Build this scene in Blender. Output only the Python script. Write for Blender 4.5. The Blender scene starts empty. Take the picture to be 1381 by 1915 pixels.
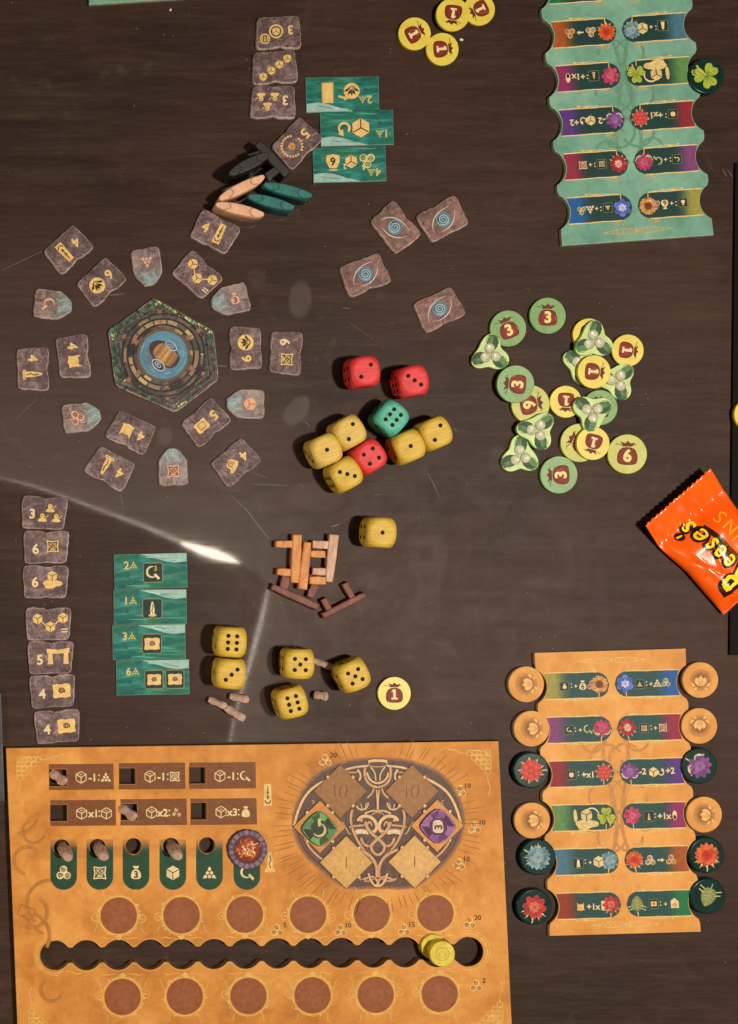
import bpy, bmesh, math, random
from mathutils import Vector, Matrix, noise
from mathutils.geometry import tessellate_polygon, delaunay_2d_cdt
random.seed(7)
S = 0.00027                      # metres per photo pixel on the table top
NX, NY, H = -20.0, 1000.0, 2200.0  # the point of the table right below the lens, and the lens height (pixels)
scene = bpy.context.scene
C = scene.collection
def W(px, py, z=0.0):
    """table position (metres) of a point that is z pixels above the table and is seen at px, py"""
    k = (H - z) / H
    return ((NX + (px - NX) * k - 690.5) * S, -(NY + (py - NY) * k - 957.5) * S)
def lin(c):
    return tuple(((v / 255.0) / 12.92 if v <= 10.3 else (((v / 255.0) + 0.055) / 1.055) ** 2.4) for v in c[:3])
# ------------------------------------------------------------------ camera, world, lamps, exposure
cam = bpy.data.objects.new('camera', bpy.data.cameras.new('camera'))
C.objects.link(cam)
x, y = W(NX, NY)
cam.location = (x, y, H * S)
cam.data.sensor_fit = 'HORIZONTAL'
cam.data.sensor_width = 36.0
cam.data.lens = 36.0 * H / 1381.0
cam.data.shift_x = (690.5 - NX) / 1381.0
cam.data.shift_y = (NY - 957.5) / 1381.0
cam.data.clip_start = 0.01
cam.data.clip_end = 30.0
scene.camera = cam
world = bpy.data.worlds.new("World")
scene.world = world
world.use_nodes = True
world.node_tree.nodes['Background'].inputs[0].default_value = (1.0, 0.80, 0.62, 1)
world.node_tree.nodes['Background'].inputs[1].default_value = 0.075
def lamp(name, px, py, z, size, power, col, target=(690, 957)):
    l = bpy.data.lights.new(name, 'AREA')
    l.shape = 'DISK'; l.size = size; l.energy = power; l.color = col
    o = bpy.data.objects.new(name, l); C.objects.link(o)
    o.location = ((px - 690.5) * S, -(py - 957.5) * S, z * S)
    t = Vector(((target[0] - 690.5) * S, -(target[1] - 957.5) * S, 0))
    o.rotation_euler = (t - o.location).to_track_quat('-Z', 'Y').to_euler()
    return o
lamp('main_lamp', 2355, 1360, 4500, 0.11, 18.6, (1.0, 0.885, 0.755), (750, 1000))
lamp('side_lamp', -1150, 1500, 800, 0.05, 0.75, (1.0, 0.84, 0.66), (200, 1550))
scene.view_settings.view_transform = 'Standard'
scene.view_settings.look = 'None'
scene.view_settings.exposure = 0.0
scene.view_settings.gamma = 1.0
scene.cycles.max_bounces = 5
scene.cycles.use_denoising = True

# ------------------------------------------------------------------ materials
def new_mat(name):
    m = bpy.data.materials.new(name); m.use_nodes = True
    nt = m.node_tree; b = nt.nodes['Principled BSDF']
    return m, nt, b
def N(nt, typ, **kw):
    n = nt.nodes.new(typ)
    for k, v in kw.items():
        if k in n.inputs.keys(): n.inputs[k].default_value = v
        else: setattr(n, k, v)
    return n
def L(nt, a, b): nt.links.new(a, b)
def coords(nt, scale=(1, 1, 1), kind='Object', rot=(0, 0, 0)):
    tc = N(nt, 'ShaderNodeTexCoord'); mp = N(nt, 'ShaderNodeMapping')
    mp.inputs['Scale'].default_value = scale; mp.inputs['Rotation'].default_value = rot
    L(nt, tc.outputs[kind], mp.inputs[0]); return mp.outputs[0]
def noise_n(nt, vec, scale, detail=4, rough=0.55, dist=0.0):
    n = N(nt, 'ShaderNodeTexNoise'); n.inputs['Scale'].default_value = scale; n.inputs['Detail'].default_value = detail
    n.inputs['Roughness'].default_value = rough; n.inputs['Distortion'].default_value = dist
    L(nt, vec, n.inputs['Vector']); return n.outputs['Fac']
def ramp(nt, fac, stops):
    r = N(nt, 'ShaderNodeValToRGB'); el = r.color_ramp.elements
    el[0].position, el[0].color = stops[0][0], (*lin(stops[0][1]), 1)
    el[1].position, el[1].color = stops[-1][0], (*lin(stops[-1][1]), 1)
    for p, c in stops[1:-1]:
        e = el.new(p); e.color = (*lin(c), 1)
    L(nt, fac, r.inputs[0]); return r.outputs[0]
def vramp(nt, fac, a, b, va=0.0, vb=1.0):
    r = N(nt, 'ShaderNodeMapRange'); r.inputs['From Min'].default_value = a; r.inputs['From Max'].default_value = b
    r.inputs['To Min'].default_value = va; r.inputs['To Max'].default_value = vb
    L(nt, fac, r.inputs[0]); return r.outputs[0]
def mixc(nt, fac, a, b, mode='MIX'):
    m = N(nt, 'ShaderNodeMix'); m.data_type = 'RGBA'; m.blend_type = mode
    for sock, v in ((m.inputs[0], fac), (m.inputs[6], a), (m.inputs[7], b)):
        if isinstance(v, (int, float)): sock.default_value = v
        elif isinstance(v, tuple): sock.default_value = (*lin(v), 1)
        else: L(nt, v, sock)
    return m.outputs[2]
def mth(nt, op, a, b=None):
    m = N(nt, 'ShaderNodeMath'); m.operation = op
    for i, v in enumerate((a, b)):
        if v is None: continue
        if isinstance(v, (int, float)): m.inputs[i].default_value = v
        else: L(nt, v, m.inputs[i])
    return m.outputs[0]
def bump(nt, b, h, strength, dist=0.0003):
    n = N(nt, 'ShaderNodeBump'); n.inputs['Strength'].default_value = strength; n.inputs['Distance'].default_value = dist
    L(nt, h, n.inputs['Height']); L(nt, n.outputs[0], b.inputs['Normal'])

def simple_mat(name, a, b_, scale=120, rough=0.5, bstr=0.3, stretch=(1, 1, 1), coat=0.0, detail=5, bscale=900):
    m, nt, b = new_mat(name)
    v = coords(nt, stretch)
    f = noise_n(nt, v, scale, detail, 0.6)
    L(nt, ramp(nt, f, [(0.3, a), (0.7, b_)]), b.inputs['Base Color'])
    b.inputs['Roughness'].default_value = rough
    b.inputs['Coat Weight'].default_value = coat
    b.inputs['Coat Roughness'].default_value = 0.12
    bump(nt, b, noise_n(nt, v, bscale, 3), bstr)
    return m
# printing ink: the colour of each printed shape is stored on its faces, with the mottling of printed card
def ink_mat():
    m, nt, b = new_mat('printed_ink')
    a = N(nt, 'ShaderNodeAttribute'); a.attribute_name = 'Ink'
    v = coords(nt, kind='Object')
    f = noise_n(nt, v, 420, 4, 0.65)
    L(nt, mixc(nt, 1.0, a.outputs['Color'], ramp(nt, f, [(0.25, (205, 205, 205)), (0.75, (255, 255, 255))]), 'MULTIPLY'), b.inputs['Base Color'])
    b.inputs['Roughness'].default_value = 0.55; b.inputs['Specular IOR Level'].default_value = 0.25
    return m
INK = ink_mat()
def rrect(x0, y0, x1, y1, r):
    p = []
    for cx, cy, a in ((x1 - r, y0 + r, -90), (x1 - r, y1 - r, 0), (x0 + r, y1 - r, 90), (x0 + r, y0 + r, 180)):
        for j in range(5): t = math.radians(a + j * 22.5); p.append((cx + r * math.cos(t), cy + r * math.sin(t)))
    return p
def board_mat(name, dark, mid, light):
    m, nt, b = new_mat(name)
    v = coords(nt)
    f = noise_n(nt, v, 26, 6, 0.6, 0.6); g = noise_n(nt, v, 130, 6, 0.7, 0.3)
    s = mth(nt, 'ADD', mth(nt, 'MULTIPLY', f, 0.6), mth(nt, 'MULTIPLY', g, 0.4))
    L(nt, ramp(nt, s, [(0.38, dark), (0.5, mid), (0.62, light)]), b.inputs['Base Color'])
    b.inputs['Roughness'].default_value = 0.6; b.inputs['Specular IOR Level'].default_value = 0.25
    bump(nt, b, noise_n(nt, v, 1600, 2), 0.12)
    return m
M = {}
M['orange'] = board_mat('orange_printed_card', (174, 110, 42), (196, 131, 56), (212, 150, 74))
M['orange2'] = board_mat('light_orange_printed_card', (194, 130, 58), (210, 148, 74), (222, 164, 90))
M['green'] = board_mat('green_printed_card', (88, 136, 118), (108, 156, 136), (128, 172, 150))
M['edge'] = simple_mat('card_edge', (176, 140, 90), (204, 170, 116), 300, 0.8)
M['gedge'] = simple_mat('green_card_edge', (130, 160, 130), (170, 190, 160), 300, 0.8)
def stone_mat(name, stops, cracks=True):
    m, nt, b = new_mat(name)
    oi = N(nt, 'ShaderNodeObjectInfo')
    tc = N(nt, 'ShaderNodeTexCoord')
    ad = N(nt, 'ShaderNodeVectorMath'); ad.operation = 'ADD'
    cb = N(nt, 'ShaderNodeCombineXYZ'); L(nt, mth(nt, 'MULTIPLY', oi.outputs['Random'], 3.0), cb.inputs[0])
    L(nt, tc.outputs['Object'], ad.inputs[0]); L(nt, cb.outputs[0], ad.inputs[1])
    v = ad.outputs[0]
    f = noise_n(nt, v, 230, 8, 0.68, 0.8)
    g = noise_n(nt, v, 90, 4, 0.6, 0.4)
    s = mth(nt, 'ADD', mth(nt, 'MULTIPLY', f, 0.6), mth(nt, 'MULTIPLY', g, 0.4))
    col = ramp(nt, s, stops)
    vo = N(nt, 'ShaderNodeTexVoronoi'); vo.feature = 'DISTANCE_TO_EDGE'; vo.inputs['Scale'].default_value = 95
    w = N(nt, 'ShaderNodeTexNoise'); w.inputs['Scale'].default_value = 160; L(nt, v, w.inputs[0])
    mx = N(nt, 'ShaderNodeMix'); mx.data_type = 'VECTOR'; mx.inputs[0].default_value = 0.02
    L(nt, v, mx.inputs[4]); L(nt, w.outputs['Color'], mx.inputs[5]); L(nt, mx.outputs[1], vo.inputs['Vector'])
    cr = vramp(nt, vo.outputs['Distance'], 0.0, 0.035, 0.0, 1.0)
    col = mixc(nt, mth(nt, 'MULTIPLY', mth(nt, 'SUBTRACT', 1.0, cr), 0.35), col, (52, 36, 38))
    L(nt, col, b.inputs['Base Color'])
    b.inputs['Roughness'].default_value = 0.5; b.inputs['Specular IOR Level'].default_value = 0.4
    h = mth(nt, 'ADD', f, mth(nt, 'MULTIPLY', cr, 0.15))
    bump(nt, b, h, 0.8, 0.0008)
    return m
M['stone'] = stone_mat('purple_grey_stone_print', [(0.36, (62, 44, 48)), (0.5, (96, 74, 77)), (0.62, (146, 122, 122))])
M['lit_stone_edge'] = stone_mat('lit_stone_print_edge', [(0.36, (136, 112, 110)), (0.5, (184, 162, 154)), (0.64, (220, 204, 196))])  # light caught on the rims is put into this paler edge colour
M['redstone'] = stone_mat('red_grey_stone_print', [(0.36, (82, 54, 50)), (0.5, (118, 84, 78)), (0.62, (150, 114, 104))])
# crystal tiles: the stone turns teal towards the tip of the tile (printed)
def crystal_mat():
    m, nt, b = new_mat('stone_to_teal_print')
    tc = N(nt, 'ShaderNodeTexCoord'); v = tc.outputs['Object']
    f = noise_n(nt, v, 230, 8, 0.68, 0.8)
    base = ramp(nt, f, [(0.36, (84, 66, 66)), (0.5, (116, 96, 94)), (0.64, (150, 130, 124))])
    teal = ramp(nt, f, [(0.36, (70, 102, 110)), (0.5, (98, 136, 142)), (0.64, (140, 174, 172))])
    sp = N(nt, 'ShaderNodeSeparateXYZ'); L(nt, v, sp.inputs[0])
    t = vramp(nt, mth(nt, 'ADD', sp.outputs[1], mth(nt, 'MULTIPLY', f, 0.006)), 0.003, 0.013)
    L(nt, mixc(nt, t, base, teal), b.inputs['Base Color'])
    b.inputs['Roughness'].default_value = 0.45
    bump(nt, b, f, 0.5, 0.0006)
    return m
M['crystal'] = crystal_mat()
def water_mat():
    m, nt, b = new_mat('teal_water_print')
    v = coords(nt, (0.35, 1.6, 1), rot=(0, 0, 0.12))
    f = noise_n(nt, v, 170, 5, 0.6, 0.8)
    v2 = coords(nt)
    g = noise_n(nt, v2, 60, 3)
    base = ramp(nt, f, [(0.3, (6, 70, 70)), (0.46, (18, 100, 92)), (0.6, (48, 132, 118)), (0.75, (120, 180, 168))])
    L(nt, mixc(nt, vramp(nt, g, 0.45, 0.7, 0, 0.6), base, (34, 110, 66)), b.inputs['Base Color'])
    b.inputs['Roughness'].default_value = 0.55; b.inputs['Specular IOR Level'].default_value = 0.2
    return m
M['water'] = water_mat()
M['cardedge'] = simple_mat('thin_card_edge', (110, 150, 140), (150, 180, 165), 300, 0.8)
def table_mat():
    m, nt, b = new_mat('dark_woodgrain_table_top')
    v = coords(nt, (1.6, 16, 1))
    f = noise_n(nt, v, 9, 8, 0.7, 0.25)
    v3 = coords(nt, (3, 34, 1))
    f3 = noise_n(nt, v3, 22, 6, 0.75, 0.2)
    s = mth(nt, 'ADD', mth(nt, 'MULTIPLY', f, 0.55), mth(nt, 'MULTIPLY', f3, 0.45))
    v2 = coords(nt)
    big = noise_n(nt, v2, 7, 3)
    col = ramp(nt, s, [(0.36, (38, 26, 20)), (0.47, (48, 34, 27)), (0.55, (56, 41, 33)), (0.66, (70, 52, 42))])
    col = mixc(nt, vramp(nt, big, 0.4, 0.65, 0, 0.55), col, mixc(nt, 0.5, col, (84, 52, 44)))
    # smudges, dust and fine scratches
    sm = noise_n(nt, v2, 38, 5, 0.6, 1.5)
    smf = vramp(nt, sm, 0.6, 0.78, 0, 0.12)
    col = mixc(nt, smf, col, (130, 115, 104))
    dust = N(nt, 'ShaderNodeTexVoronoi'); dust.inputs['Scale'].default_value = 260; L(nt, v2, dust.inputs['Vector'])
    dsel = mth(nt, 'MULTIPLY', mth(nt, 'LESS_THAN', dust.outputs['Distance'], 0.07), mth(nt, 'GREATER_THAN', noise_n(nt, v2, 60, 2), 0.62))
    col = mixc(nt, mth(nt, 'MULTIPLY', dsel, 0.5), col, (170, 155, 140))
    L(nt, col, b.inputs['Base Color'])
    b.inputs['Specular IOR Level'].default_value = 0.12
    r = vramp(nt, mth(nt, 'ADD', sm, mth(nt, 'MULTIPLY', f3, 0.5)), 0.5, 1.0, 0.42, 0.56)
    L(nt, r, b.inputs['Roughness'])
    tcw = N(nt, 'ShaderNodeTexCoord'); spx = N(nt, 'ShaderNodeSeparateXYZ'); L(nt, tcw.outputs['Object'], spx.inputs[0])
    worn = mth(nt, 'ADD', spx.outputs[0], mth(nt, 'MULTIPLY', noise_n(nt, v2, 30, 4), 0.03))
    L(nt, vramp(nt, worn, -0.045, 0.0, 0.9, 0.0), b.inputs['Coat Weight'])
    cr = vramp(nt, noise_n(nt, coords(nt, (3, 40, 1), rot=(0, 0, 0.5)), 12, 5, 0.7), 0.3, 0.7, 0.02, 0.05)
    L(nt, cr, b.inputs['Coat Roughness'])
    bump(nt, b, mth(nt, 'ADD', f3, mth(nt, 'MULTIPLY', noise_n(nt, coords(nt, (1, 5, 1)), 420, 2), 0.6)), 0.16, 0.0004)
    return m
M['table'] = table_mat()
def wood_mat(name, a, b_, c, stretch=(1, 1, 1), rough=0.6):
    m, nt, b = new_mat(name)
    v = coords(nt, stretch)
    f = noise_n(nt, v, 150, 6, 0.65, 0.4)
    L(nt, ramp(nt, f, [(0.3, a), (0.5, b_), (0.7, c)]), b.inputs['Base Color'])
    b.inputs['Roughness'].default_value = rough
    bump(nt, b, noise_n(nt, v, 700, 4), 0.3)
    return m
M['yellow_die'] = wood_mat('yellow_stained_wood', (180, 146, 44), (202, 168, 56), (216, 184, 76), (1, 5, 1))
M['tan_die'] = wood_mat('pale_yellow_stained_wood', (184, 152, 62), (206, 172, 78), (218, 188, 96), (1, 5, 1))
M['red_die'] = wood_mat('red_stained_wood', (182, 38, 40), (212, 52, 54), (224, 70, 70), (1, 5, 1))
M['green_die'] = wood_mat('mint_stained_wood', (54, 146, 124), (76, 172, 146), (94, 186, 160), (1, 5, 1))
M['pip'] = simple_mat('dark_brown_pip', (26, 12, 8), (40, 18, 12), 300, 0.6)
M['orange_wood'] = wood_mat('orange_stained_wood', (168, 104, 48), (198, 130, 66), (216, 154, 90), (3, 1, 1))
M['beige_wood'] = wood_mat('beige_natural_wood', (160, 120, 98), (190, 150, 124), (214, 178, 150), (3, 1, 1))
M['brown_wood'] = wood_mat('reddish_brown_stained_wood', (84, 40, 30), (108, 56, 46), (134, 76, 62), (3, 1, 1))
M['grey_wood'] = wood_mat('greyish_natural_wood', (138, 108, 92), (170, 140, 122), (200, 172, 154), (3, 1, 1))
M['black_wood'] = wood_mat('black_stained_wood', (20, 18, 16), (30, 27, 24), (44, 40, 35), (3, 1, 1), 0.5)
M['pink_wood'] = wood_mat('pale_pink_wood', (200, 150, 116), (218, 170, 136), (228, 184, 152), (3, 1, 1))
M['teal_wood'] = wood_mat('teal_stained_wood', (16, 84, 82), (24, 104, 100), (38, 122, 116), (3, 1, 1))
M['yellow_token'] = simple_mat('yellow_token_print', (204, 184, 58), (222, 204, 82), 180, 0.45)
M['lime_token'] = simple_mat('yellow_green_token_print', (168, 170, 66), (188, 190, 88), 180, 0.45)
M['green_token'] = simple_mat('green_token_print', (96, 138, 74), (118, 160, 92), 180, 0.45)
M['leaf_token'] = simple_mat('pale_leaf_green_print', (160, 190, 108), (196, 216, 140), 120, 0.45)
M['dark_token'] = simple_mat('dark_green_glossy_disc', (8, 38, 36), (14, 50, 46), 120, 0.24, 0.05)
M['lime_wood'] = wood_mat('yellow_stained_disc', (180, 158, 30), (204, 184, 48), (220, 204, 84), (2, 1, 1), 0.5)
M['wrapper'] = simple_mat('glossy_orange_plastic', (246, 84, 4), (250, 98, 8), 60, 0.30, 0.15, coat=0.6)
M['black_plastic'] = simple_mat('black_plastic', (10, 7, 6), (16, 12, 10), 60, 0.6)
M['pip'].node_tree.nodes['Principled BSDF'].inputs['Specular IOR Level'].default_value = 0.1
M['black_plastic'].node_tree.nodes['Principled BSDF'].inputs['Specular IOR Level'].default_value = 0.08
M['dark_token'].node_tree.nodes['Principled BSDF'].inputs['Specular IOR Level'].default_value = 0.3
M['grey_edge'] = simple_mat('grey_blue_laminate', (44, 44, 46), (66, 68, 72), 90, 0.4)
M['crumb'] = simple_mat('white_crumb', (210, 200, 190), (240, 230, 220), 900, 0.7)
M['hexart'] = stone_mat('hexagon_tile_print', [(0.34, (40, 34, 32)), (0.5, (76, 64, 58)), (0.64, (118, 104, 94))])

# ------------------------------------------------------------------ objects
def mesh_obj(name, verts, faces, mat, parent=None, smooth=False, cols=None, mats=None, fmat=None):
    me = bpy.data.meshes.new(name)
    me.from_pydata(verts, [], faces)
    for mm in (mats or [mat]): me.materials.append(mm)
    if fmat: me.polygons.foreach_set('material_index', fmat)
    if cols is not None:
        at = me.color_attributes.new('Ink', 'FLOAT_COLOR', 'POINT')
        at.data.foreach_set('color', [c for v in cols for c in (v[0], v[1], v[2], 1.0)])
    if smooth: me.polygons.foreach_set('use_smooth', [True] * len(me.polygons))
    me.update()
    o = bpy.data.objects.new(name, me); C.objects.link(o)
    if parent: o.parent = parent
    return o
def thing(name, label, cat, px, py, ztop=0.0, rot=0.0, group=None, zbase=0.0, tilt=(0, 0)):
    o = bpy.data.objects.new(name, None); C.objects.link(o)
    x, y = W(px, py, ztop)
    o.location = (x, y, zbase * S); o.rotation_euler = (tilt[0], tilt[1], -math.radians(rot))
    o['label'] = label; o['category'] = cat
    if group: o['group'] = group
    o.empty_display_size = 0.01
    return o
def area2(p): return sum(p[i - 1][0] * p[i][1] - p[i][0] * p[i - 1][1] for i in range(len(p)))
def inset(p, d):
    n = len(p); out = []; s = 1 if area2(p) > 0 else -1
    for i in range(n):
        a, b, c = p[i - 1], p[i], p[(i + 1) % n]
        v1 = Vector((b[0] - a[0], b[1] - a[1])); v2 = Vector((c[0] - b[0], c[1] - b[1]))
        if v1.length < 1e-6 or v2.length < 1e-6: out.append(b); continue
        v1.normalize(); v2.normalize()
        n1 = Vector((-v1.y, v1.x)) * s; n2 = Vector((-v2.y, v2.x)) * s
        m = n1 + n2
        if m.length < 1e-3: m = n1
        m.normalize(); k = d / max(0.45, m.dot(n1))
        out.append((b[0] + m.x * k, b[1] + m.y * k))
    return out
def fill(loops):
    """triangles (indices into the joined loops) that fill an outline with holes"""
    if len(loops) == 1: return tessellate_polygon([[Vector((p[0], p[1], 0)) for p in l] for l in loops])
    pts = []; es = []
    for l in loops:
        n = len(pts); pts += [Vector((p[0], p[1])) for p in l]; es += [(n + i, n + (i + 1) % len(l)) for i in range(len(l))]
    vo, _, fo, ov, _, _ = delaunay_2d_cdt(pts, es, [], 0, 1e-6)
    out = []
    for f in fo:
        x = sum(vo[i].x for i in f) / 3; y = sum(vo[i].y for i in f) / 3; ins = False
        for a, b in es:
            p, q = pts[a], pts[b]
            if (p.y > y) != (q.y > y) and x < (q.x - p.x) * (y - p.y) / (q.y - p.y) + p.x: ins = not ins
        if ins: out.append(tuple(ov[i][0] for i in f))
    return out
def slab(name, outline, z0, z1, mat, parent, holes=(), bevel=((1.0, 0.0), (0.0, 1.0)), side=None, fn=None, smooth=False, topz=None):
    """a sheet with thickness: bevel is a list of (drop below the top, inset)"""
    verts, faces, fm = [], [], []
    f = fn or (lambda a, b: (a, b))
    def ring(loop, z):
        st = len(verts)
        for p in loop:
            q = f(*p); verts.append((q[0] * S, -q[1] * S, z * S))
        return list(range(st, st + len(loop)))
    tops, bots, tl = [], [], []
    for k, loop in enumerate([outline] + list(holes)):
        loop = list(loop)
        if (area2(loop) < 0) != (k > 0): loop.reverse()
        d = -1 if k else 1
        rs = [ring(loop, z0)]
        last = loop
        for dz, ins in bevel:
            last = inset(loop, ins * d) if ins else loop
            rs.append(ring(last, z1 - dz))
        for a, b in zip(rs, rs[1:]):
            m = len(a)
            for i in range(m):
                j = (i + 1) % m
                faces.append((a[j], a[i], b[i], b[j])); fm.append(1)
        tops.append(rs[-1]); bots.append(rs[0]); tl.append(last)
    flat = [i for r in tops for i in r]
    tris = [tuple(t) for t in (fill(tl) if not holes else fill([[(verts[i][0] / S, verts[i][1] / S) for i in r] for r in bots]))]
    for t in tris:
        a, b, c = (flat[i] for i in t)
        n = (Vector(verts[b]) - Vector(verts[a])).cross(Vector(verts[c]) - Vector(verts[a]))
        faces.append((a, b, c) if n.z > 0 else (a, c, b)); fm.append(0)
    flat = [i for r in bots for i in r]
    for t in fill([[(verts[i][0] / S, verts[i][1] / S) for i in r] for r in bots]):
        a, b, c = (flat[i] for i in t)
        n = (Vector(verts[b]) - Vector(verts[a])).cross(Vector(verts[c]) - Vector(verts[a]))
        faces.append((a, b, c) if n.z < 0 else (a, c, b)); fm.append(1)
    o = mesh_obj(name, verts, faces, None, parent, mats=[mat, side or mat], fmat=fm)
    if smooth:
        for p in o.data.polygons:
            if len(p.vertices) == 4: p.use_smooth = True
    return o
def circ(r, n=40, cx=0, cy=0, ry=None, a0=0):
    ry = ry or r
    return [(cx + r * math.cos(a0 + 2 * math.pi * i / n), cy + ry * math.sin(a0 + 2 * math.pi * i / n)) for i in range(n)]
def smooth_poly(p, it=2):
    for _ in range(it):
        q = []
        for i in range(len(p)):
            a, b = p[i], p[(i + 1) % len(p)]
            q += [(a[0] * .75 + b[0] * .25, a[1] * .75 + b[1] * .25), (a[0] * .25 + b[0] * .75, a[1] * .25 + b[1] * .75)]
        p = q
    return p

# ------------------------------------------------------------------ printing
_glyph = {}
def glyphs(text, bold=0.03):
    key = (text, bold)
    if key in _glyph: return _glyph[key]
    cu = bpy.data.curves.new('text', 'FONT'); cu.body = text; cu.size = 1.0; cu.offset = bold
    cu.align_x = 'CENTER'; cu.resolution_u = 3
    o = bpy.data.objects.new('text', cu); C.objects.link(o)
    dg = bpy.context.evaluated_depsgraph_get()
    me = o.evaluated_get(dg).to_mesh()
    me.calc_loop_triangles()
    vs = [(v.co.x, v.co.y) for v in me.vertices]; ts = [tuple(t.vertices) for t in me.loop_triangles]
    o.evaluated_get(dg).to_mesh_clear()
    bpy.data.objects.remove(o); bpy.data.curves.remove(cu)
    if vs:
        cy = 0.35
        cx = (min(v[0] for v in vs) + max(v[0] for v in vs)) / 2
        vs = [((v[0] - cx) / 0.7, -(v[1] - cy) / 0.7) for v in vs]   # cap height 1, centred, y down
    _glyph[key] = (vs, ts); return vs, ts
class Ink:
    """collects printed shapes (pixels, y down); sub() gives a moved, turned and scaled view of the same sheet"""
    def __init__(self, z=0.0, fn=None):
        self.V, self.F, self.K, self.n = [], [], [], [0]
        self.m = (1, 0, 0, 1, 0, 0); self.z = z; self.fn = fn; self.lay = 0
    def sub(self, x=0, y=0, rot=0, sc=1.0, sy=None, lay=0):
        o = Ink.__new__(Ink); o.__dict__.update(self.__dict__)
        c, s = math.cos(math.radians(rot)), math.sin(math.radians(rot)); sy = sc if sy is None else sy
        a, b, d, e, tx, ty = self.m
        # local -> scale -> rot -> translate
        A, B, D, E = c * sc, -s * sy, s * sc, c * sy
        o.m = (a * A + b * D, a * B + b * E, d * A + e * D, d * B + e * E, a * x + b * y + tx, d * x + e * y + ty)
        o.lay = self.lay + lay
        return o
    def raw(self, pts, tris, col, lay=0):
        a, b, d, e, tx, ty = self.m
        self.n[0] += 1
        z = self.z + 0.10 + (self.lay + lay) * 0.16 + (self.n[0] % 12) * 0.012
        st = len(self.V)
        for i, (x, y) in enumerate(pts):
            X, Y = a * x + b * y + tx, d * x + e * y + ty
            if self.fn: X, Y = self.fn(X, Y)
            self.V.append((X * S, -Y * S, z * S))
            self.K.append(lin(col[i]) if isinstance(col, list) else lin(col))
        for t in tris:
            t = [st + k for k in t]
            p, q, r = (self.V[k] for k in t[:3])
            nz = (q[0] - p[0]) * (r[1] - p[1]) - (q[1] - p[1]) * (r[0] - p[0])
            self.F.append(tuple(t) if nz > 0 else tuple(reversed(t)))
    def poly(self, pts, col, lay=0, holes=()):
        loops = [[Vector((p[0], p[1], 0)) for p in l] for l in [pts] + list(holes)]
        flat = [p for l in [pts] + list(holes) for p in l]
        self.raw(flat, [tuple(t) for t in tessellate_polygon(loops)], col, lay)
    def fan(self, pts, col, lay=0, ccol=None):
        cx = sum(p[0] for p in pts) / len(pts); cy = sum(p[1] for p in pts) / len(pts); n = len(pts)
        cl = ([col] * n + [ccol]) if ccol else col
        self.raw(list(pts) + [(cx, cy)], [(i, (i + 1) % n, n) for i in range(n)], cl, lay)
    def disc(self, x, y, r, col, lay=0, n=20, ccol=None, ry=None): self.fan(circ(r, n, x, y, ry), col, lay, ccol)
    def rect(self, x0, y0, x1, y1, col, lay=0): self.raw([(x0, y0), (x1, y0), (x1, y1), (x0, y1)], [(0, 1, 2, 3)], col, lay)
    def stroke(self, pts, w, col, lay=0, closed=False, taper=False):
        n = len(pts); P = []; w = w / 2
        for i in range(n):
            a = pts[(i - 1) % n] if (closed or i > 0) else pts[i]; c = pts[(i + 1) % n] if (closed or i < n - 1) else pts[i]
            t = Vector((c[0] - a[0], c[1] - a[1])); t = t.normalized() if t.length > 1e-9 else Vector((1, 0))
            ww = w * (0.25 + 0.75 * math.sin(math.pi * (i + .5) / n)) if taper else w
            P += [(pts[i][0] - t.y * ww, pts[i][1] + t.x * ww), (pts[i][0] + t.y * ww, pts[i][1] - t.x * ww)]
        q = [(2 * i, 2 * i + 1, 2 * i + 3, 2 * i + 2) for i in range(n - 1)]
        if closed: q.append((2 * n - 2, 2 * n - 1, 1, 0))
        self.raw(P, q, col, lay)
    def ring(self, x, y, r, w, col, lay=0, n=28, ry=None): self.stroke(circ(r, n, x, y, ry), w, col, lay, True)
    def arc(self, x, y, r, a0, a1, w, col, lay=0, n=14, taper=False):
        self.stroke([(x + r * math.cos(math.radians(a0 + (a1 - a0) * i / n)), y + r * math.sin(math.radians(a0 + (a1 - a0) * i / n))) for i in range(n + 1)], w, col, lay, False, taper)
    def spiral(self, x, y, r0, r1, a0, turns, w, col, lay=0, n=26, taper=False):
        self.stroke([(x + (r0 + (r1 - r0) * i / n) * math.cos(math.radians(a0 + 360 * turns * i / n)), y + (r0 + (r1 - r0) * i / n) * math.sin(math.radians(a0 + 360 * turns * i / n))) for i in range(n + 1)], w, col, lay, False, taper)
    def text(self, s, x, y, h, col, lay=1, rot=0, bold=0.03):
        vs, ts = glyphs(s, bold)
        if vs: self.sub(x, y, rot, h).raw(vs, ts, col, lay)
    def build(self, name, parent, label=None):
        if not self.V: return None
        o = mesh_obj(name, self.V, self.F, INK, parent, cols=self.K)
        if label: o['label'] = label
        return o
def bez(p0, p1, p2, p3, n=12):
    return [tuple((1 - t) ** 3 * a + 3 * (1 - t) ** 2 * t * b + 3 * (1 - t) * t * t * c + t ** 3 * d for a, b, c, d in zip(p0, p1, p2, p3)) for t in [i / n for i in range(n + 1)]]

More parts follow.
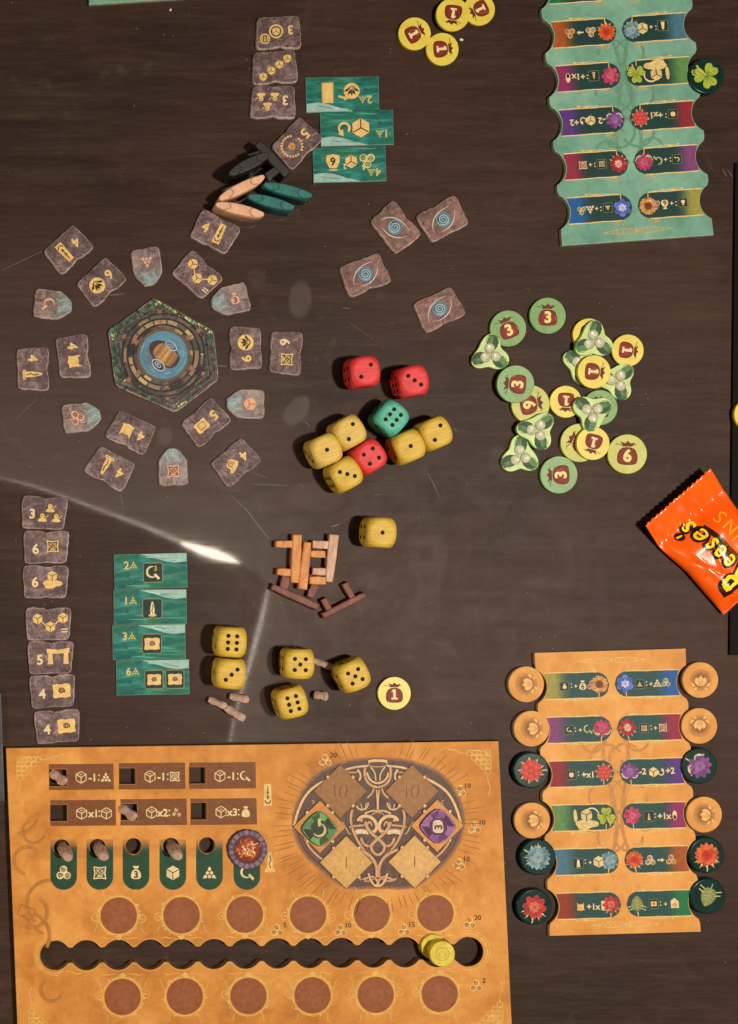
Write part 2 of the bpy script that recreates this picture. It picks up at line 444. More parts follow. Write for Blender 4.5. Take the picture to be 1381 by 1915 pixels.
GOLD = (238, 200, 122); CREAM = (238, 214, 160); PALE = (240, 208, 140); DK = (60, 40, 34); PINKO = (230, 178, 142)
def i_die(k, r=10, col=GOLD, ln=DK, val=None):
    k.poly([(r * math.sin(math.radians(a)), -r * math.cos(math.radians(a))) for a in range(0, 360, 60)], col)
    for a in (60, 180, 300): k.stroke([(0, 0), (r * .93 * math.sin(math.radians(a)), -r * .93 * math.cos(math.radians(a)))], r * .12, ln, 1)
def i_die_line(k, r=10, col=CREAM):
    k.stroke([(r * math.sin(math.radians(a)), -r * math.cos(math.radians(a))) for a in range(0, 360, 60)], r * .17, col, 0, True)
    for a in (60, 180, 300): k.stroke([(0, 0), (r * .93 * math.sin(math.radians(a)), -r * .93 * math.cos(math.radians(a)))], r * .16, col, 1)
    k.stroke([(-r*.2, -r * .55), (r*.2, -r * .45)], r * .14, col, 1)
def i_trisk(k, r=10, col=CREAM, dark=DK, fill=True):
    for j, (x, y) in enumerate(((0, -.5), (-.48, .36), (.48, .36))):
        if fill: k.disc(x * r, y * r, r * .54, col, 0, 16)
        k.spiral(x * r, y * r, r * .05, r * .38, j * 120 + 30, 1.6, r * .13, dark if fill else col, 1, 20)
def i_tri(k, r=10, col=CREAM, lay=0):
    for row, n in ((-.62, 1), (0, 2), (.62, 3)):
        for j in range(n):
            x = (j - (n - 1) / 2) * .68
            k.disc(x * r, row * r, r * .29, col, lay, 12)
    k.poly([(0, -1.15 * r), (.3 * r, -.5 * r), (-.3 * r, -.5 * r)], col, lay)
    for sx in (-1, 1): k.poly([(sx * 1.2 * r, .92 * r), (sx * .6 * r, .92 * r), (sx * .72 * r, .4 * r)], col, lay)
def i_knot(k, r=10, col=CREAM, dark=DK):
    s = r; b = .13 * r
    k.poly([(-s, -s), (0, -s + b), (s, -s), (s - b, 0), (s, s), (0, s - b), (-s, s), (-s + b, 0)], col)
    for sx in (1, -1):
        k.stroke([(-sx * .7 * s, -.72 * s)] + bez((-sx * .7 * s, -.72 * s), (-sx * .1 * s, -.5 * s), (sx * .5 * s, .1 * s), (sx * .7 * s, .72 * s), 8), .13 * s, dark, 1)
        k.stroke(bez((-sx * .7 * s, -.72 * s), (-sx * .55 * s, 0), (0, sx * .1 * s), (sx * .7 * s, .72 * s), 8), .12 * s, dark, 1)
    k.stroke([(-.75 * s, -.76 * s), (0, -.6 * s), (.75 * s, -.76 * s), (.6 * s, 0), (.75 * s, .76 * s), (0, .6 * s), (-.75 * s, .76 * s), (-.6 * s, 0)], .11 * s, dark, 1, True)
def i_sickle(k, r=10, col=CREAM, num=False):
    k.arc(0, -.1 * r, .72 * r, -80, -300, .3 * r, col, 0, 16, True)
    k.poly([(.15 * r, .3 * r), (.38 * r, .1 * r), (1.0 * r, .72 * r), (.78 * r, 1.0 * r)], col)
def i_bag(k, r=10, col=CREAM, num=None, ncol=DK, h=None):
    p = smooth_poly([(-.32 * r, -.5 * r), (.32 * r, -.5 * r), (.72 * r, 0), (.72 * r, .9 * r), (-.72 * r, .9 * r), (-.72 * r, 0)], 2)
    k.poly(p, col)
    k.poly([(-.42 * r, -1.0 * r), (.42 * r, -1.0 * r), (.3 * r, -.62 * r), (-.3 * r, -.62 * r)], col)
    if num: k.text(num, 0, .22 * r, h or .95 * r, ncol, 1)
def i_menhir(k, r=10, col=GOLD, dark=DK):
    k.poly([(-.28 * r, 1 * r), (-.32 * r, .1 * r), (-.16 * r, -.8 * r), (0, -1.05 * r), (.16 * r, -.8 * r), (.32 * r, .1 * r), (.28 * r, 1 * r)], col)
    k.stroke([(0, -.6 * r), (.1 * r, -.1 * r), (-.1 * r, .3 * r), (.08 * r, .75 * r)], .1 * r, dark, 1)
    k.stroke(smooth_poly([(-.5 * r, .85 * r), (.5 * r, .85 * r), (.5 * r, 1.1 * r), (-.5 * r, 1.1 * r)], 1), .13 * r, col, 1, True)
def i_boxstone(k, r=10, col=GOLD, dark=DK):
    k.poly([(-.4 * r, -1.2 * r), (.34 * r, -1.16 * r), (.46 * r, 1.2 * r), (-.46 * r, 1.2 * r)], col)
    k.stroke([(0, -.95 * r), (0, .5 * r)], .12 * r, dark, 1)
    k.poly([(-.18 * r, .2 * r), (.18 * r, .2 * r), (0, .55 * r)], dark, 1)
    k.stroke(bez((-.32 * r, .6 * r), (-.2 * r, 1.05 * r), (.2 * r, 1.05 * r), (.32 * r, .6 * r), 8), .12 * r, dark, 1)
    k.poly([(-.16 * r, -.2 * r), (.16 * r, -.2 * r), (0, -.5 * r)], dark, 1)
def i_scroll(k, r=10, col=GOLD, dark=DK):
    k.poly([(-1.05 * r, -.72 * r), (-.6 * r, -.85 * r), (0, -.76 * r), (.55 * r, -.86 * r), (1.05 * r, -.74 * r), (1.12 * r, -.2 * r), (1.02 * r, .1 * r), (1.08 * r, .76 * r), (.4 * r, .86 * r), (-.2 * r, .78 * r), (-.8 * r, .88 * r), (-1.08 * r, .74 * r), (-.98 * r, .1 * r)], col)
    k.spiral(0, 0, .04 * r, .4 * r, 0, 2.1, .12 * r, dark, 1)
def i_dolmen(k, r=10, col=GOLD):
    k.poly([(-1.2 * r, -.75 * r), (0, -.6 * r), (1.2 * r, -.8 * r), (1.15 * r, -.25 * r), (-1.1 * r, -.2 * r)], col)
    for sx in (-1, 1): k.poly([(sx * .8 * r - .22 * r, -.3 * r), (sx * .8 * r + .2 * r, -.3 * r), (sx * .8 * r + .26 * r, .85 * r), (sx * .8 * r - .28 * r, .85 * r)], col, 1)
def i_flask(k, r=10, col=GOLD):
    k.poly([(-.8 * r, -1.0 * r), (-.45 * r, -.55 * r), (0, -.62 * r), (.45 * r, -.55 * r), (.8 * r, -1.0 * r), (.75 * r, .3 * r), (.9 * r, .75 * r), (.35 * r, .8 * r), (0, .95 * r), (-.35 * r, .8 * r), (-.9 * r, .75 * r), (-.75 * r, .3 * r)], col)
def i_lotusdisc(k, r=10, col=GOLD, dark=DK):
    k.disc(0, 0, r, col, 0, 24)
    for a in (-60, -25, 0, 25, 60):
        k.sub(0, r * .45, a).poly([(0, -1.1 * r), (.16 * r, -.7 * r), (0, -.15 * r), (-.16 * r, -.7 * r)], dark, 1)
    k.arc(0, .1 * r, .45 * r, 20, 160, .12 * r, dark, 1)
def i_hand(k, r=10, col=GOLD):
    k.poly(smooth_poly([(-1.2 * r, .1 * r), (-.5 * r, -.25 * r), (.5 * r, -.15 * r), (1.2 * r, .05 * r), (1.1 * r, .5 * r), (.4 * r, .55 * r), (.1 * r, .8 * r), (-.8 * r, .8 * r), (-.9 * r, .45 * r)], 1), col)
    k.sub(0, -.65 * r, lay=1).poly([(.62 * r * math.sin(math.radians(a)), -.62 * r * math.cos(math.radians(a))) for a in range(0, 360, 60)], col)
    for a in (60, 180, 300): k.stroke([(0, -.65 * r), (.58 * r * math.sin(math.radians(a)), -.65 * r - .58 * r * math.cos(math.radians(a)))], r * .07, DK, 3)
def i_druid(k, r=10, col=GOLD):
    k.poly(smooth_poly([(-1.0 * r, .9 * r), (-.7 * r, .25 * r), (-.2 * r, .1 * r), (.3 * r, .1 * r), (.85 * r, .4 * r), (.9 * r, .9 * r)], 1), col)
    k.disc(0, -.3 * r, .5 * r, col, 1, 12); k.stroke([(.6 * r, .1 * r), (1.2 * r, -.5 * r)], .15 * r, col, 1)
    k.stroke([(-.35 * r, -.4 * r), (.35 * r, -.4 * r)], .1 * r, DK, 2)
def i_arrow(k, r=10, col=CREAM):
    k.poly([(-r, -.2 * r), (.2 * r, -.2 * r), (.2 * r, -.6 * r), (r, 0), (.2 * r, .6 * r), (.2 * r, .2 * r), (-r, .2 * r)], col)
def i_rot(k, r=10, col=CREAM):
    k.arc(0, 0, .7 * r, -60, 220, .3 * r, col, 0, 16); k.poly([(.05 * r, -1.1 * r), (.9 * r, -.75 * r), (.2 * r, -.1 * r)], col, 1)
def i_box(k, r, fn, dark=(14, 48, 44), **kw):
    k.poly(rrect(-r, -r, r, r, r * .2), dark)
    k.stroke(rrect(-r, -r, r, r, r * .2), r * .07, (150, 150, 104), 1, True)
    fn(k.sub(0, 0, lay=2), r * .62, **kw)
def i_cup(k, r=10, col=GOLD, num='6'):
    k.poly([(-.8 * r, -.9 * r), (0, -1.05 * r), (.8 * r, -.9 * r), (.85 * r, -.1 * r), (.45 * r, .7 * r), (-.45 * r, .7 * r), (-.85 * r, -.1 * r)], col)
    k.stroke([(-.5 * r, .92 * r), (.5 * r, .92 * r)], .2 * r, col, 1)
    k.text(num, 0, -.15 * r, r * .95, (30, 40, 40), 1)
# ================================================================== the table
def quad_sheet(name, x0, y0, x1, y1, z, mat, nx=1, ny=1):
    vs = []; fs = []
    for j in range(ny + 1):
        for i in range(nx + 1):
            vs.append(((x0 + (x1 - x0) * i / nx - 690.5) * S, -(y0 + (y1 - y0) * j / ny - 957.5) * S, z * S))
    for j in range(ny):
        for i in range(nx):
            a = j * (nx + 1) + i; fs.append((a, a + nx + 1, a + nx + 2, a + 1))
    return mesh_obj(name, vs, fs, mat)
t = quad_sheet('table_top', -4000, -3500, 5000, 5500, 0, M['table'])
t['kind'] = 'structure'
# faint scratches and greasy finger marks on the table
sc_m, nt, b = new_mat('pale_scratch'); b.inputs['Base Color'].default_value = (*lin((170, 155, 140)), 1); b.inputs['Roughness'].default_value = 0.5
b.inputs['Alpha'].default_value = 0.4
k = Ink(0.05).sub(-690.5, -957.5)
rs = random.Random(3)
for (x0, y0, x1, y1, w) in [(1352, 316, 1360, 330, 1.2), (1362, 318, 1371, 331, 1.2), (457, 948, 503, 1008, 1.2), (430, 925, 470, 962, .6), (225, 925, 232, 955, .6), (5, 505, 78, 470, .9), (30, 785, 70, 745, .6), (205, 552, 232, 549, 1.6), (408, 684, 424, 685, 1.4), (470, 905, 540, 908, .7), (470, 884, 500, 893, .6),
        (700, 925, 712, 925, .5), (800, 885, 818, 920, .8), (812, 905, 822, 930, .6), (640, 575, 655, 577, .9), (650, 600, 700, 635, .4), (560, 905, 570, 912, .6), (620, 985, 635, 980, 1.4), (848, 800, 856, 806, 1.0), (570, 788, 580, 797, 1.0)]:
    k.stroke([(x0, y0), ((x0 + x1) / 2 + rs.uniform(-1, 1), (y0 + y1) / 2), (x1, y1)], w, (180, 165, 150), 0, False, True)
for i in range(90):
    x, y = rs.uniform(380, 1200), rs.uniform(520, 1350); a = rs.uniform(0, 6.28); l = rs.uniform(1, 9)
    k.stroke([(x, y), (x + l / 2 * math.cos(a), y + l / 2 * math.sin(a) + .3), (x + l * math.cos(a), y + l * math.sin(a))], rs.uniform(.2, .5), (130, 115, 102), 0, False, True)
for i in range(110):
    k.disc(rs.uniform(0, 1381), rs.uniform(0, 1400), rs.uniform(.3, .8), (165, 150, 135), 0, 6)
o = mesh_obj('table_scratches', k.V, k.F, sc_m); o['kind'] = 'stuff'
sm_m, nt, b = new_mat('greasy_smear')
b.inputs['Base Color'].default_value = (*lin((150, 136, 124)), 1); b.inputs['Roughness'].default_value = 0.7
at = N(nt, 'ShaderNodeAttribute'); at.attribute_name = 'Ink'
L(nt, mth(nt, 'MULTIPLY', at.outputs['Fac'], vramp(nt, noise_n(nt, coords(nt), 60, 4), 0.3, 0.6, 0.5, 1.0)), b.inputs['Alpha'])
k = Ink(0.15).sub(-690.5, -957.5)
for (x, y, rx, ry, rot, s) in [(562, 560, 24, 40, 5, 105), (555, 768, 22, 36, 38, 125), (308, 815, 17, 19, 0, 105), (930, 860, 16, 30, 10, 70), (480, 520, 20, 22, 0, 65), (590, 930, 60, 30, 10, 70), (490, 740, 16, 12, 0, 60), (690, 700, 50, 30, 30, 50), (420, 900, 40, 20, 20, 60)]:
    kk = k.sub(x, y, rot)
    n = 24; o_ = circ(1, n); pts = [(p[0] * rx, p[1] * ry) for p in o_] + [(p[0] * rx * .75, p[1] * ry * .75) for p in o_] + [(0, 0)]
    tr = [(i, (i + 1) % n, n + (i + 1) % n, n + i) for i in range(n)] + [(n + i, n + (i + 1) % n, 2 * n) for i in range(n)]
    kk.raw(pts, tr, [(0, 0, 0)] * n + [(s, s, s)] * (n + 1), 0)
o = mesh_obj('finger_marks', k.V, k.F, sm_m, cols=k.K); o['kind'] = 'stuff'
# what stands round the edges of the frame
tr_ = thing('black_tray', 'black flat tray edge along the table beside the orange snack wrapper', 'tray', 1400, 770)
slab('tray_floor', [(-27, -465), (150, -465), (150, 455), (-38, 455)], 0, 5, M['black_plastic'], tr_, bevel=((1.5, 0), (0.4, .5), (0, 1.5)))
slab('tray_rim', [(60, -450), (66, -450), (66, 450), (60, 450)], 5, 14, M['black_plastic'], tr_)
e = thing('laminate_board', 'grey blue laminate board end poking in beside the big orange player board', 'board', -60, 1415)
slab('board_panel', [(-60, -120), (62, -120), (69, 83), (-60, 86)], 0, 9, M['grey_edge'], e, bevel=((2, 0), (.6, .6), (0, 2)))
e = thing('teal_board', 'pale teal cardboard sheet cut off by the top edge of the photograph', 'game board', 255, -60)
slab('card_sheet', [(-92, -100), (94, -105), (92, 59), (-89, 71)], 0, 8, M['green'], e, side=M['gedge'], bevel=((1, 0), (0, 1)))
# ================================================================== stone tiles
def wob(p, amp, seed, step=5):
    """a hand-worn outline: points every few pixels, pushed in and out"""
    out = []
    for i in range(len(p)):
        a, b = p[i], p[(i + 1) % len(p)]
        n = max(1, int(math.hypot(b[0] - a[0], b[1] - a[1]) / step))
        for j in range(n):
            t = j / n; x, y = a[0] + (b[0] - a[0]) * t, a[1] + (b[1] - a[1]) * t
            d = noise.noise(Vector((x * .13, y * .13, seed * 7.3))) * amp + noise.noise(Vector((x * .4, y * .4, seed * 3.1))) * amp * .5
            r = math.hypot(x, y) or 1
            out.append((x + d * x / r, y + d * y / r))
    return out
STONE_OUT = [(-42, -26), (-38, -32), (-12, -31), (-3, -27.5), (4, -28), (20, -30.5), (37, -30), (43, -25), (42.5, -10), (40, 4), (39, 22), (36, 30), (26, 31.5), (4, 30), (-16, 31), (-36, 31), (-41, 27), (-41.5, 8), (-43, -8)]
BEV = ((4.4, 0.0), (2.4, .9), (1.0, 1.3), (0.0, 2.1))
stone_mesh = {}
def stone_body(kind, var, parent, mat, side):
    key = (kind, var)
    if key in stone_mesh:
        o = bpy.data.objects.new('card_body', stone_mesh[key]); C.objects.link(o); o.parent = parent; return o
    if kind == 'stone': p = STONE_OUT
    elif kind == 'back': p = [(-x, y) for x, y in STONE_OUT]
    else: p = [(-6, -37), (6, -37), (11, -35), (25, -17), (28, -8), (27.5, 12), (28, 28), (25, 33), (12, 34.5), (2, 33.5), (-14, 35.5), (-26, 33), (-28, 26), (-26.5, 8), (-28, -10), (-25, -18), (-11, -35)]
    o = slab('card_body', wob(smooth_poly(p, 1), 1.3, var, 4), 0, 8, mat, parent, side=side, bevel=BEV, smooth=True)
    stone_mesh[key] = o.data
    return o
def stone_marks(k, var, back=False):
    """printed cracks and chipped, paler rims"""
    r = random.Random(var * 13 + 5); s = -1 if back else 1
    LT = (150, 122, 116); D2 = (50, 34, 36)
    k.stroke([(s * -4, -28), (s * 0, -21), (s * 3, -15), (s * -1, -11)], 1.2, LT, 0, False, True)
    k.stroke([(s * -5, -27), (s * -2, -20), (s * 1, -14)], .9, D2, 0, False, True)
    for i in range(9):
        e = r.choice('tblr')
        if e in 'tb': x = r.uniform(-36, 36); y = (-29 if e == 't' else 28); pts = [(x, y), (x + r.uniform(-2, 2), y * .9), (x + r.uniform(-4, 4), y * .78)]
        else: y = r.uniform(-22, 22); x = -40 if e == 'l' else 37; pts = [(x, y), (x * .93, y + r.uniform(-2, 2)), (x * .84, y + r.uniform(-4, 4))]
        k.stroke(pts, r.uniform(.7, 1.5), D2 if r.random() < .7 else LT, 0, False, True)
    for i in range(10):
        x, y = r.uniform(-30, 30), r.uniform(-22, 22); a = r.uniform(0, 6.28)
        k.stroke([(x, y), (x + 5 * math.cos(a), y + 5 * math.sin(a)), (x + 9 * math.cos(a + .4), y + 9 * math.sin(a + .4))], r.uniform(.4, .9), (86, 64, 64) if r.random() < .5 else (128, 102, 98), 0, False, True)
def num_icon(k, num, kind):
    sy = k.sub()
    if kind == 'chain':
        for (x, y) in ((-19, -9), (3, 5), (25, -10)): i_die(k.sub(x, y), 9.5, GOLD)
        k.stroke([(-11, -3), (-5, 2)], 2.2, GOLD); k.stroke([(11, 1), (17, -5)], 2.2, GOLD)
        k.stroke([(22, 9.5), (33, 9.5)], 2, CREAM); k.stroke([(22, 14), (33, 14)], 2, CREAM); return
    if kind == 'dicerow':
        for j in range(4): i_die(k.sub(-24 + j * 16, 9 - 0 * j + (j - 3) * -0 - j * -10.5 - 21 + 0), 8.2, GOLD)
        return
    if kind == 'druids':
        k.text(num, -21, 2, 16, CREAM)
        for (x, y) in ((10, -9), (-3, 8), (21, 8)): i_druid(k.sub(x, y), 8.5, GOLD)
        return
    if kind == 'wheel3':
        k.text(num, -21, 3, 15, GOLD)
        k.sub(4, 2).ring(0, 0, 11, 2.6, GOLD); i_die(k.sub(4, 2), 7.5, GOLD)
        k.disc(24, -10, 9, GOLD); k.ring(24, -10, 6.5, 1, DK, 1); k.rect(20.5, -15, 27.5, -5, DK, 2); k.rect(22, -14, 26, -11, GOLD, 3); k.rect(22, -9.5, 26, -7, GOLD, 3)
        return
    if kind == 'wheel5':
        k.text(num, -22, 0, 17, GOLD)
        for j in range(22):
            if j in (9, 10, 16): continue
            a = j * 360 / 22
            k.sub(10 + 18 * math.cos(math.radians(a)), 2 + 18 * math.sin(math.radians(a)), a).poly([(-2, -1.9), (2, -1.5), (1.6, 1.8), (-2, 1.5)], GOLD)
        i_die(k.sub(10, 2), 7, (226, 160, 80)); return
    k.text(num, -19 if kind != 'stoneB' else -19, 3 if kind in ('knotbig', 'scroll', 'dolmen') else 0, 16.5, CREAM if kind in ('knotbig', 'handdie', 'scroll', 'dolmen') else GOLD)
    if kind == 'knotbig':
        i_knot(k.sub(11, -1), 10.5, GOLD)
        for sx in (-1, 1):
            for sy_ in (-1, 1): k.spiral(11 + sx * 15, -1 + sy_ * 13, .8, 4.2, 0, 1.2, 1, (170, 130, 80), 0, 12)
    elif kind == 'handdie': i_hand(k.sub(11, 0), 15)
    elif kind == 'dolmen': i_dolmen(k.sub(13, -3), 17)
    elif kind == 'scroll': i_scroll(k.sub(15, 0), 14.5)
    elif kind == 'boxstone': i_boxstone(k.sub(8, 0, 0), 15)
    elif kind == 'lotus': i_lotusdisc(k.sub(9, 0), 14)
    elif kind == 'menhir': i_menhir(k.sub(9, 0), 16)
    elif kind == 'flask': i_flask(k.sub(8, 0), 12.5)
    elif kind == 'square':
        i_scroll(k.sub(9, 0), 11.5, GOLD, GOLD); k.stroke(circ(8, 4, 9, 0, a0=.785), 1.2, DK, 2, True)
    elif kind == 'snail':
        k.poly(smooth_poly([(-6, -3), (14, -12), (20, -8), (14, -4), (18, 6), (4, 12), (-2, 4)], 1), GOLD); k.spiral(9, 3, 1, 6, 0, 1.6, 1.2, DK, 1)
# px, py, rot, number, icon, label, group
COL = 'stone tiles laid in a column by the player board'
RING = 'stone tiles laid round the hexagonal tile'
TOP = 'stone tiles in a short column near the top'
W3, W4, W5, W6 = 'three', 'four', 'five', 'six'
STONES = [
 (83, 959, 2, '3', 'druids', 'stone grey tile with a three and three hooded figures, topmost of the long column', COL),
 (87, 1023, -1, '6', 'knotbig', 'stone grey tile with a six and a framed knot square, second in the long column', COL),
 (86, 1088, -1, '6', 'handdie', 'stone grey tile with a six and a hand holding a cube', COL),
 (91, 1167, -1, '', 'chain', 'stone grey tile with three linked cubes and an equals sign, in the long column', COL),
 (95, 1230, -1.5, '5', 'dolmen', 'stone grey tile with a five and a dolmen symbol', COL),
 (99, 1293, -4, '4', 'scroll', 'stone grey tile with a four and a scroll, last but one in the long column', COL),
 (108, 1359, -5, '4', 'scroll', 'stone grey tile with a four and a scroll, touching the orange player board', COL),
 (521, 60, 177, '3', 'wheel3', 'upside down stone tile with a three, a ringed cube and a shield', TOP),
 (514, 125, 175, '', 'dicerow', 'upside down stone tile with a slanting row of four cubes', TOP),
 (511, 190, 179, '3', 'druids', 'upside down stone tile with a three and three hooded figures', TOP),
 (555, 267, 133, '5', 'wheel5', 'stone tile with a five and a broken ring of blocks, beside the black pieces', TOP),
 (127, 466, 138, '4', 'boxstone', 'tilted stone tile with a four and a carved pillar, upper left corner', RING),
 (189, 527, 137, '6', 'lotus', 'tilted stone tile with a six and a flower disc, upper left of the hexagonal tile', RING),
 (370, 514, 41, '', 'chain', 'stone tile with three linked cubes and an equals sign, turned beside the ring', RING),
 (403, 433, 26, '4', 'boxstone', 'stone tile with a four and a carved pillar, just below the pale pink pieces', RING),
 (62, 690, 88, '4', 'menhir', 'sideways stone tile with a four and a carved standing stone, leftmost of the ring', RING),
 (138, 667, 83, '4', 'flask', 'sideways stone tile with a four and a hide shape, between hexagon and leftmost tile', RING),
 (460, 650, 268, '6', 'lotus', 'sideways stone tile with a flower disc above a six, right of the hexagonal tile', RING),
 (536, 660, 92, '6', 'knotbig', 'sideways stone tile with a six above a framed knot square, rightmost of the ring', RING),
 (245, 808, 205, '4', 'flask', 'upside down stone tile with a four and a hide shape, below the hexagonal tile', RING),
 (206, 876, 208, '4', 'menhir', 'upside down stone tile with a four and a standing stone', RING),
 (385, 790, 138, '5', 'square', 'tilted stone tile with a five and a square sheet, lower right of the hexagon', RING),
 (441, 865, 139, '4', 'snail', 'tilted stone tile with a four and a coiled creature, lower right corner of the ring', RING),
]
for i, (px, py, rot, num, kind, lab, grp) in enumerate(STONES):
    t = thing('stone_tile', lab, 'game tile', px, py, 8, rot, grp)
    sc = 0.96 if grp == RING else 1.0
    b_ = stone_body('stone', i % 4, t, M['stone'], M['lit_stone_edge'])
    b_.scale = (sc, sc, 1)
    k = Ink(8); stone_marks(k, i); k.build('printed_cracks', b_)
    if kind == 'dicerow':
        k = Ink(8)
        for j in range(4): i_die(k.sub(-25 + j * 16, 14 - j * 10, lay=1), 8.2, GOLD)
    else:
        k = Ink(8); num_icon(k.sub(0, 0, 0, 1.07, lay=1), num, kind)
    k.build('printed_symbols', t)
BK = 'spiral backed stone tiles lying loose'
for i, (px, py, rot, lab) in enumerate([
        (740, 424, 52, 'brown stone tile with pale blue spiral, tilted, topmost beside its close twin'),
        (829, 409, -27, 'brown spiral tile closest to the two money clusters, in the upper pair'),
        (684, 513, 160, 'brown stone tile with pale blue spiral, leftmost of the four loose ones'),
        (823, 578, 156, 'brown stone tile with pale blue spiral, nearest the green and yellow money tokens')]):
    t = thing('spiral_tile', lab, 'game tile', px, py, 8, rot, BK)
    b_ = stone_body('back', 5 + i % 2, t, M['redstone'], M['lit_stone_edge'])
    k = Ink(8); stone_marks(k, 40 + i, True); k.build('printed_cracks', b_)
    k = Ink(8)
    f = k.sub(0, 1, 0 if rot < 100 else 180)
    LB = (128, 176, 196)
    f.disc(0, 0, 15, (84, 88, 98)); f.ring(0, 0, 12.8, 2.0, (110, 150, 168), 1)
    f.spiral(0, 0, 1, 12, 40, 2.4, 2.1, LB, 2, 40); f.spiral(0, 0, 3, 10, 220, 1.8, .9, (186, 214, 220), 3, 30)
    f.stroke(bez((-27, 12), (-24, -6), (-8, -20), (20, -17), 14), 1.9, (214, 206, 200), 1, False, True)
    f.stroke(bez((-14, 19), (2, 22), (20, 14), (26, -6), 14), 1.9, (214, 206, 200), 1, False, True)
    k.build('printed_spiral', t)
def ic_c(k, kind):
    c = PINKO
    if kind == 'tri': i_tri(k, 9.5, c)
    elif kind == 'sickle': i_sickle(k, 13, c)
    elif kind == 'bag3': i_bag(k.sub(0, 0), 11, c, '3', (84, 60, 56))
    elif kind == 'die': i_die(k, 12.5, c, (170, 110, 84))
    elif kind == 'trisk': i_trisk(k, 13, c, (90, 60, 56)); k.text('3', 9, -9, 8, c)
    elif kind == 'knot': i_knot(k, 11.5, c, (110, 76, 70))
for i, (px, py, rot, kind, lab) in enumerate([
        (276, 497, 172, 'tri', 'crystal shaped tile with a pyramid of dots, its teal tip pointing at the hexagon'),
        (98, 569, 97, 'sickle', 'crystal shaped tile with a sickle, its teal tip pointing right'),
        (432, 560, 257, 'bag3', 'crystal shaped tile with a money bag and a three'),
        (461, 755, 272, 'die', 'crystal shaped tile with a small cube, its teal tip pointing left'),
        (152, 780, 84, 'trisk', 'crystal shaped tile with a triple swirl'),
        (324, 874, 358, 'knot', 'crystal shaped tile with a knot square, its teal tip pointing up')]):
    t = thing('crystal_tile', lab, 'game tile', px, py, 8, rot, 'crystal shaped tiles round the hexagonal tile')
    b_ = stone_body('crystal', 8 + i % 3, t, M['crystal'], M['lit_stone_edge'])
    k = Ink(8)
    for j in range(9):
        rr = random.Random(i * 20 + j); x = rr.uniform(-24, 24); y = 30 - rr.uniform(0, 10)
        k.stroke([(x, 33), (x + rr.uniform(-2, 2), y), (x + rr.uniform(-3, 3), y - 4)], rr.uniform(.6, 1.4), (66, 46, 46) if j % 2 else (160, 132, 124), 0, False, True)
    k.stroke([(-12, -33), (-8, -14), (-15, 0)], .9, (150, 190, 190), 0, False, True); k.stroke([(10, -34), (13, -18), (21, -12)], .9, (56, 96, 104), 0, False, True)
    k.build('printed_cracks', b_)
    k = Ink(8); ic_c(k.sub(0, 7 if kind != 'bag3' else 8, 90 if kind == 'bag3' else 0, lay=1), kind); k.build('printed_symbols', t)

# ================================================================== hexagonal tile
hx = thing('hexagon_tile', 'large hexagonal tile with a stone shaft around a blue pool, inside the ring', 'game tile', 306, 664, 8, 0)
def hpt(r, a): return (r * math.cos(math.radians(a)), r * math.sin(math.radians(a)))
hexo = [(-103, -46), (-17, -107), (94, -45), (103, 46), (22, 107), (-89, 57)]
hexf = []
for i in range(6):
    a, b2 = hexo[i], hexo[(i + 1) % 6]
    for t_ in (0.04, .2, .4, .6, .8, .96): hexf.append((a[0] + (b2[0] - a[0]) * t_, a[1] + (b2[1] - a[1]) * t_))
slab('card_body', wob(hexf, 1.2, 3, 9), 0, 8, M['hexart'], hx, side=M['lit_stone_edge'], bevel=((1.5, 0), (.5, .5), (0, 1.2)))
k = Ink(8); r = random.Random(11)
def hexlerp(s): return [(x * s, y * s) for x, y in hexo]
BR = [(82, 74, 66), (100, 90, 82), (68, 62, 58), (118, 104, 90), (52, 48, 46), (92, 82, 82), (74, 84, 76), (44, 40, 38)]
for ring_i in range(7):          # stone courses, from the rim inwards
    s = .93 - ring_i * .068; p = hexlerp(s)
    for e in range(6):
        a, b2 = p[e], p[(e + 1) % 6]; pos = .03
        while pos < .95:
            ln_ = r.uniform(.06, .2); q = min(pos + ln_, .97)
            A = (a[0] + (b2[0] - a[0]) * pos, a[1] + (b2[1] - a[1]) * pos); B = (a[0] + (b2[0] - a[0]) * q, a[1] + (b2[1] - a[1]) * q)
            if r.random() < .8: k.stroke([A, ((A[0] + B[0]) / 2 + r.uniform(-.6, .6), (A[1] + B[1]) / 2 + r.uniform(-.6, .6)), B], r.uniform(1.4, 4.0), r.choice(BR), 0)
            pos = q + .015
for i in range(260):             # moss, thickest along the upper rim
    e = r.choice((0, 0, 1, 1, 1, 0, 5, 5, 5, 2, 4, 3)); a, b2 = hexo[e], hexo[(e + 1) % 6]; t_ = r.random(); s = 1 - abs(r.gauss(0, .07)) - .02
    if e in (3,) and r.random() < .5: continue
    s = min(s, .97); x, y = (a[0] + (b2[0] - a[0]) * t_) * s, (a[1] + (b2[1] - a[1]) * t_) * s
    k.disc(x, y, r.uniform(1.2, 4.2), r.choice([(54, 88, 68), (40, 70, 58), (66, 104, 76), (84, 128, 98), (36, 56, 48), (74, 112, 92)]), 1, 6)
for (cx, cy, n, sp) in [(-6, -98, 12, 9), (22, -90, 14, 6), (52, -76, 16, 8), (92, -44, 8, 6), (-96, -38, 12, 6), (30, 92, 12, 9), (-84, 48, 5, 6), (66, -62, 8, 9)]:
    for i in range(n):
        qx, qy = cx + r.gauss(0, sp), cy + r.gauss(0, sp * .5)
        while not all((hexo[(e + 1) % 6][0] - hexo[e][0]) * (qy - hexo[e][1]) - (hexo[(e + 1) % 6][1] - hexo[e][1]) * (qx - hexo[e][0]) > 350 for e in range(6)): qx *= .97; qy *= .97
        k.disc(qx, qy, r.uniform(.7, 2.4), r.choice([(176, 190, 96), (214, 218, 140), (130, 166, 90), (226, 226, 170)]), 2, 6)
